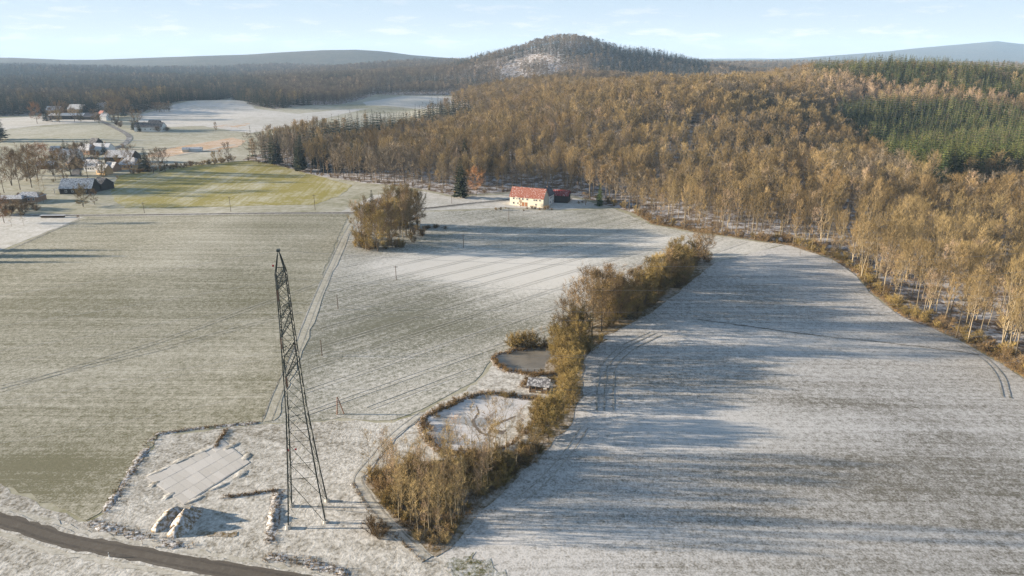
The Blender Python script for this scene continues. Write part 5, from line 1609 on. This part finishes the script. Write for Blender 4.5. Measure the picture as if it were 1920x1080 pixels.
for (u, v, ru, rv) in [(300, 884, 30, 5), (345, 862, 34, 6), (385, 845, 30, 6), (432, 838, 22, 6), (462, 858, 12, 8), (452, 890, 16, 8), (412, 912, 24, 5), (365, 938, 22, 5), (318, 930, 16, 6), (290, 908, 14, 6)]:
    mb = MB(); vs = [(*P(u, v), h(*P(u, v)) + 0.21)]
    for f_ in (0.6, 1.0):
        for k_ in range(22):
            a_ = 2 * math.pi * k_ / 22; q = rr.uniform(0.7, 1.15) * f_
            x, y = P(u + math.cos(a_) * ru * q, v + math.sin(a_) * rv * q - math.cos(a_) * ru * q * 0.40)
            vs.append((x, y, h(x, y) + (0.205 if f_ < 1 else 0.06)))
    mb.add(vs, [(0, 1 + (k_ + 1) % 22, 1 + k_) for k_ in range(22)] + [(1 + k_, 1 + (k_ + 1) % 22, 23 + (k_ + 1) % 22, 23 + k_) for k_ in range(22)])
    mb.obj('snow_drift', M['rough'], None, True)['kind'] = 'structure'
def ridge(name, line, w, hh, mat, label=None, cat=None, group=None, seed=1, kind=None, n=7, rough=0.35, step=1.2):
    rr = random.Random(seed)
    pts = wiggle(densify(line, step), step * 2, 0.25, seed, False)
    mb = MB(); vs = []
    m_ = len(pts)
    for i, p in enumerate(pts):
        a = pts[max(i - 1, 0)]; c_ = pts[min(i + 1, m_ - 1)]
        dx_, dy_ = c_[0] - a[0], c_[1] - a[1]; L = math.hypot(dx_, dy_) or 1
        te = min(1, 3.0 * min(i, m_ - 1 - i) * step / max(w * 2, 1)) ** 0.6
        k2 = rr.uniform(1 - rough, 1 + rough) * (1 if kind == 'even' or rough < 0.2 else max(0.05, 0.55 + 0.75 * math.sin(i * 0.31 + seed) * math.sin(i * 0.13 + seed * 2)))
        for q in range(n):
            s_ = -1 + 2 * q / (n - 1)
            x, y = p[0] - dy_ / L * s_ * w / 2 * (0.4 + 0.6 * te), p[1] + dx_ / L * s_ * w / 2 * (0.4 + 0.6 * te)
            z_ = h(x, y) + 0.05 + hh * te * k2 * max(0, 1 - abs(s_) ** 1.4) * rr.uniform(1 - rough, 1 + rough)
            vs.append((x, y, z_))
    mb.add(vs, [(i * n + q, i * n + q + 1, (i + 1) * n + q + 1, (i + 1) * n + q)[::-1] for i in range(m_ - 1) for q in range(n - 1)])
    o = mb.obj(name, M[mat], None, True)
    tag(o, label, cat, group, kind)
    return o
ridge('earth_mound', PP((292, 1000), (305, 985), (320, 968), (337, 952)), 3.6, 1.5, 'soil', 'left of two snow dusted earth mounds beside the road', 'mound', seed=41, rough=0.19, step=0.6, n=11)
ridge('earth_mound', PP((325, 1010), (338, 992), (352, 972), (372, 952)), 4.4, 1.9, 'soil', 'right and higher of two snow dusted earth mounds beside the road', 'mound', seed=42, rough=0.19, step=0.6, n=11)
M['bank_dirt'] = snowy('bank_dirt', (0.12, 0.092, 0.06), 0.46, 1.8)
BANKS = [([(196, 962), (225, 915), (262, 860), (290, 818)], 2.2, 0.22), ([(290, 816), (350, 806), (420, 799), (486, 793)], 1.4, 0.16), ([(165, 978), (240, 1000), (300, 1018), (350, 1028)], 2.4, 0.2),
         ([(522, 922), (516, 950), (512, 985), (506, 1020)], 2.2, 0.5), ([(420, 932), (450, 930), (515, 920)], 1.0, 0.2), ([(500, 1044), (560, 1052), (620, 1068), (660, 1080)], 2.2, 0.2), ([(404, 840), (412, 825), (424, 806)], 1.0, 0.16),
         ([(660, 905), (690, 955), (735, 1000), (800, 1058)], 0.8, 0.1)]
LBK = ['clumpy earth bank along the corner of the wide green grey field', 'low dark bank between the green grey field and the panel slab', 'clumpy tussock bank along the far verge of the road', 'dark spoil bank between the mounds and the pylon',
       'small earth bank at the foot of the panel slab', 'tussock bank between the pylon and the road', 'short bank running up from the panel slab', 'low bank along the track left of the copse']
for k_, (ln, w, hh) in enumerate(BANKS):
    ridge('earth_bank', PP(*ln), w, hh, 'bank_dirt', LBK[k_], 'bank', seed=50 + k_, rough=0.45, step=0.5)
tr2 = smooth_line(PP((792, 775), (740, 815), (700, 860), (672, 895), (682, 925), (730, 985), (800, 1050)))
ribbon_mesh([(tr2, 2.6)], 0.15, 0.2).obj('copse_track', M['snow_track'])['kind'] = 'structure'
ribbon_mesh([(offset_line(tr2, d_), 0.35) for d_ in (-0.8, 0.8)], 0.18, 0.5).obj('copse_rut', M['rut'])['kind'] = 'structure'
ribbon_mesh([(smooth_line(PP((370, 1000), (400, 1002), (430, 1004), (445, 1002))), 1.1)], 0.14, 0.4).obj('grass_patch', M['dead_grass'])['kind'] = 'structure'

# ------------------------------------------------------------------ dry grass tufts (past counting)
mb = MB()
def tuft(x, y, hh, n, spread, z0=0.0):
    zz = h(x, y) + z0
    for _ in range(n):
        a_ = R.uniform(0, 6.28); q = spread * R.random()
        p = Vector((x + math.cos(a_) * q, y + math.sin(a_) * q, zz))
        d = Vector((R.uniform(-.6, .6), R.uniform(-.6, .6), 1))
        L = hh * R.uniform(0.6, 1.2)
        s_ = Vector((R.uniform(-1, 1), R.uniform(-1, 1), 0)).normalized() * 0.035
        mb.add([p - s_, p + s_, p + d.normalized() * L], [(0, 1, 2)])
for k_ in range(2600):
    x, y = along(FE, R.random() ** 1.3 * 0.92 + 0.04 if False else R.random())
    d_ = R.uniform(-0.8, 3.5)
    tuft(x + d_ * 0.7, y + d_ * 0.7, 0.9, 7, 0.5, 0.1)
for ln, w, hh in BANKS:
    q = PP(*ln)
    for k_ in range(130):
        x, y = along(q, R.random()); tuft(x + R.uniform(-w, w) * 0.5, y + R.uniform(-w, w) * 0.5, 0.5, 6, 0.3, 0.1)
for pts, z_ in ((up_pts, up_z), (lo_pts, lo_z)):
    ring = pts + [pts[0]]
    cx, cy_ = sum(p[0] for p in pts) / len(pts), sum(p[1] for p in pts) / len(pts)
    for k_ in range(520):
        x, y = along(ring, R.random()); s_ = 1.0 + R.uniform(0.0, 0.12)
        tuft(cx + (x - cx) * s_, cy_ + (y - cy_) * s_, 1.0, 9, 0.4, 0.3)
GP = PP((850, 1046), (872, 1036), (905, 1050), (945, 1075), (860, 1110), (838, 1062))
for k_ in range(60):
    x, y = rand_in(GP); tuft(x, y, 0.25, 5, 0.5, 0.1)
for k_ in range(1500):
    x, y = rand_in(COPSE); tuft(x, y, 0.9, 7, 0.6, 0.1)
o = mb.obj('dry_grass', M['reed']); tag(o, 'tawny dry grass along the wood edge, banks and ponds', None, None, 'stuff')

# ------------------------------------------------------------------ haze: the air itself
mb = MB(); mb.box((0, 6400, 170), (29600, 16600, 380))
hb_ = bpy.data.materials.new('haze'); hb_.use_nodes = True
nn = hb_.node_tree.nodes; nn.clear()
ho = nn.new('ShaderNodeOutputMaterial'); pv = nn.new('ShaderNodeVolumePrincipled')
pv.inputs['Color'].default_value = (0.50, 0.72, 1.0, 1)
pv.inputs['Density'].default_value = 0.00006
pv.inputs['Anisotropy'].default_value = 0.0
hb_.node_tree.links.new(pv.outputs[0], ho.inputs['Volume'])
o = mb.obj('haze', hb_); tag(o, 'thin winter haze over the whole valley', None, None, 'stuff')
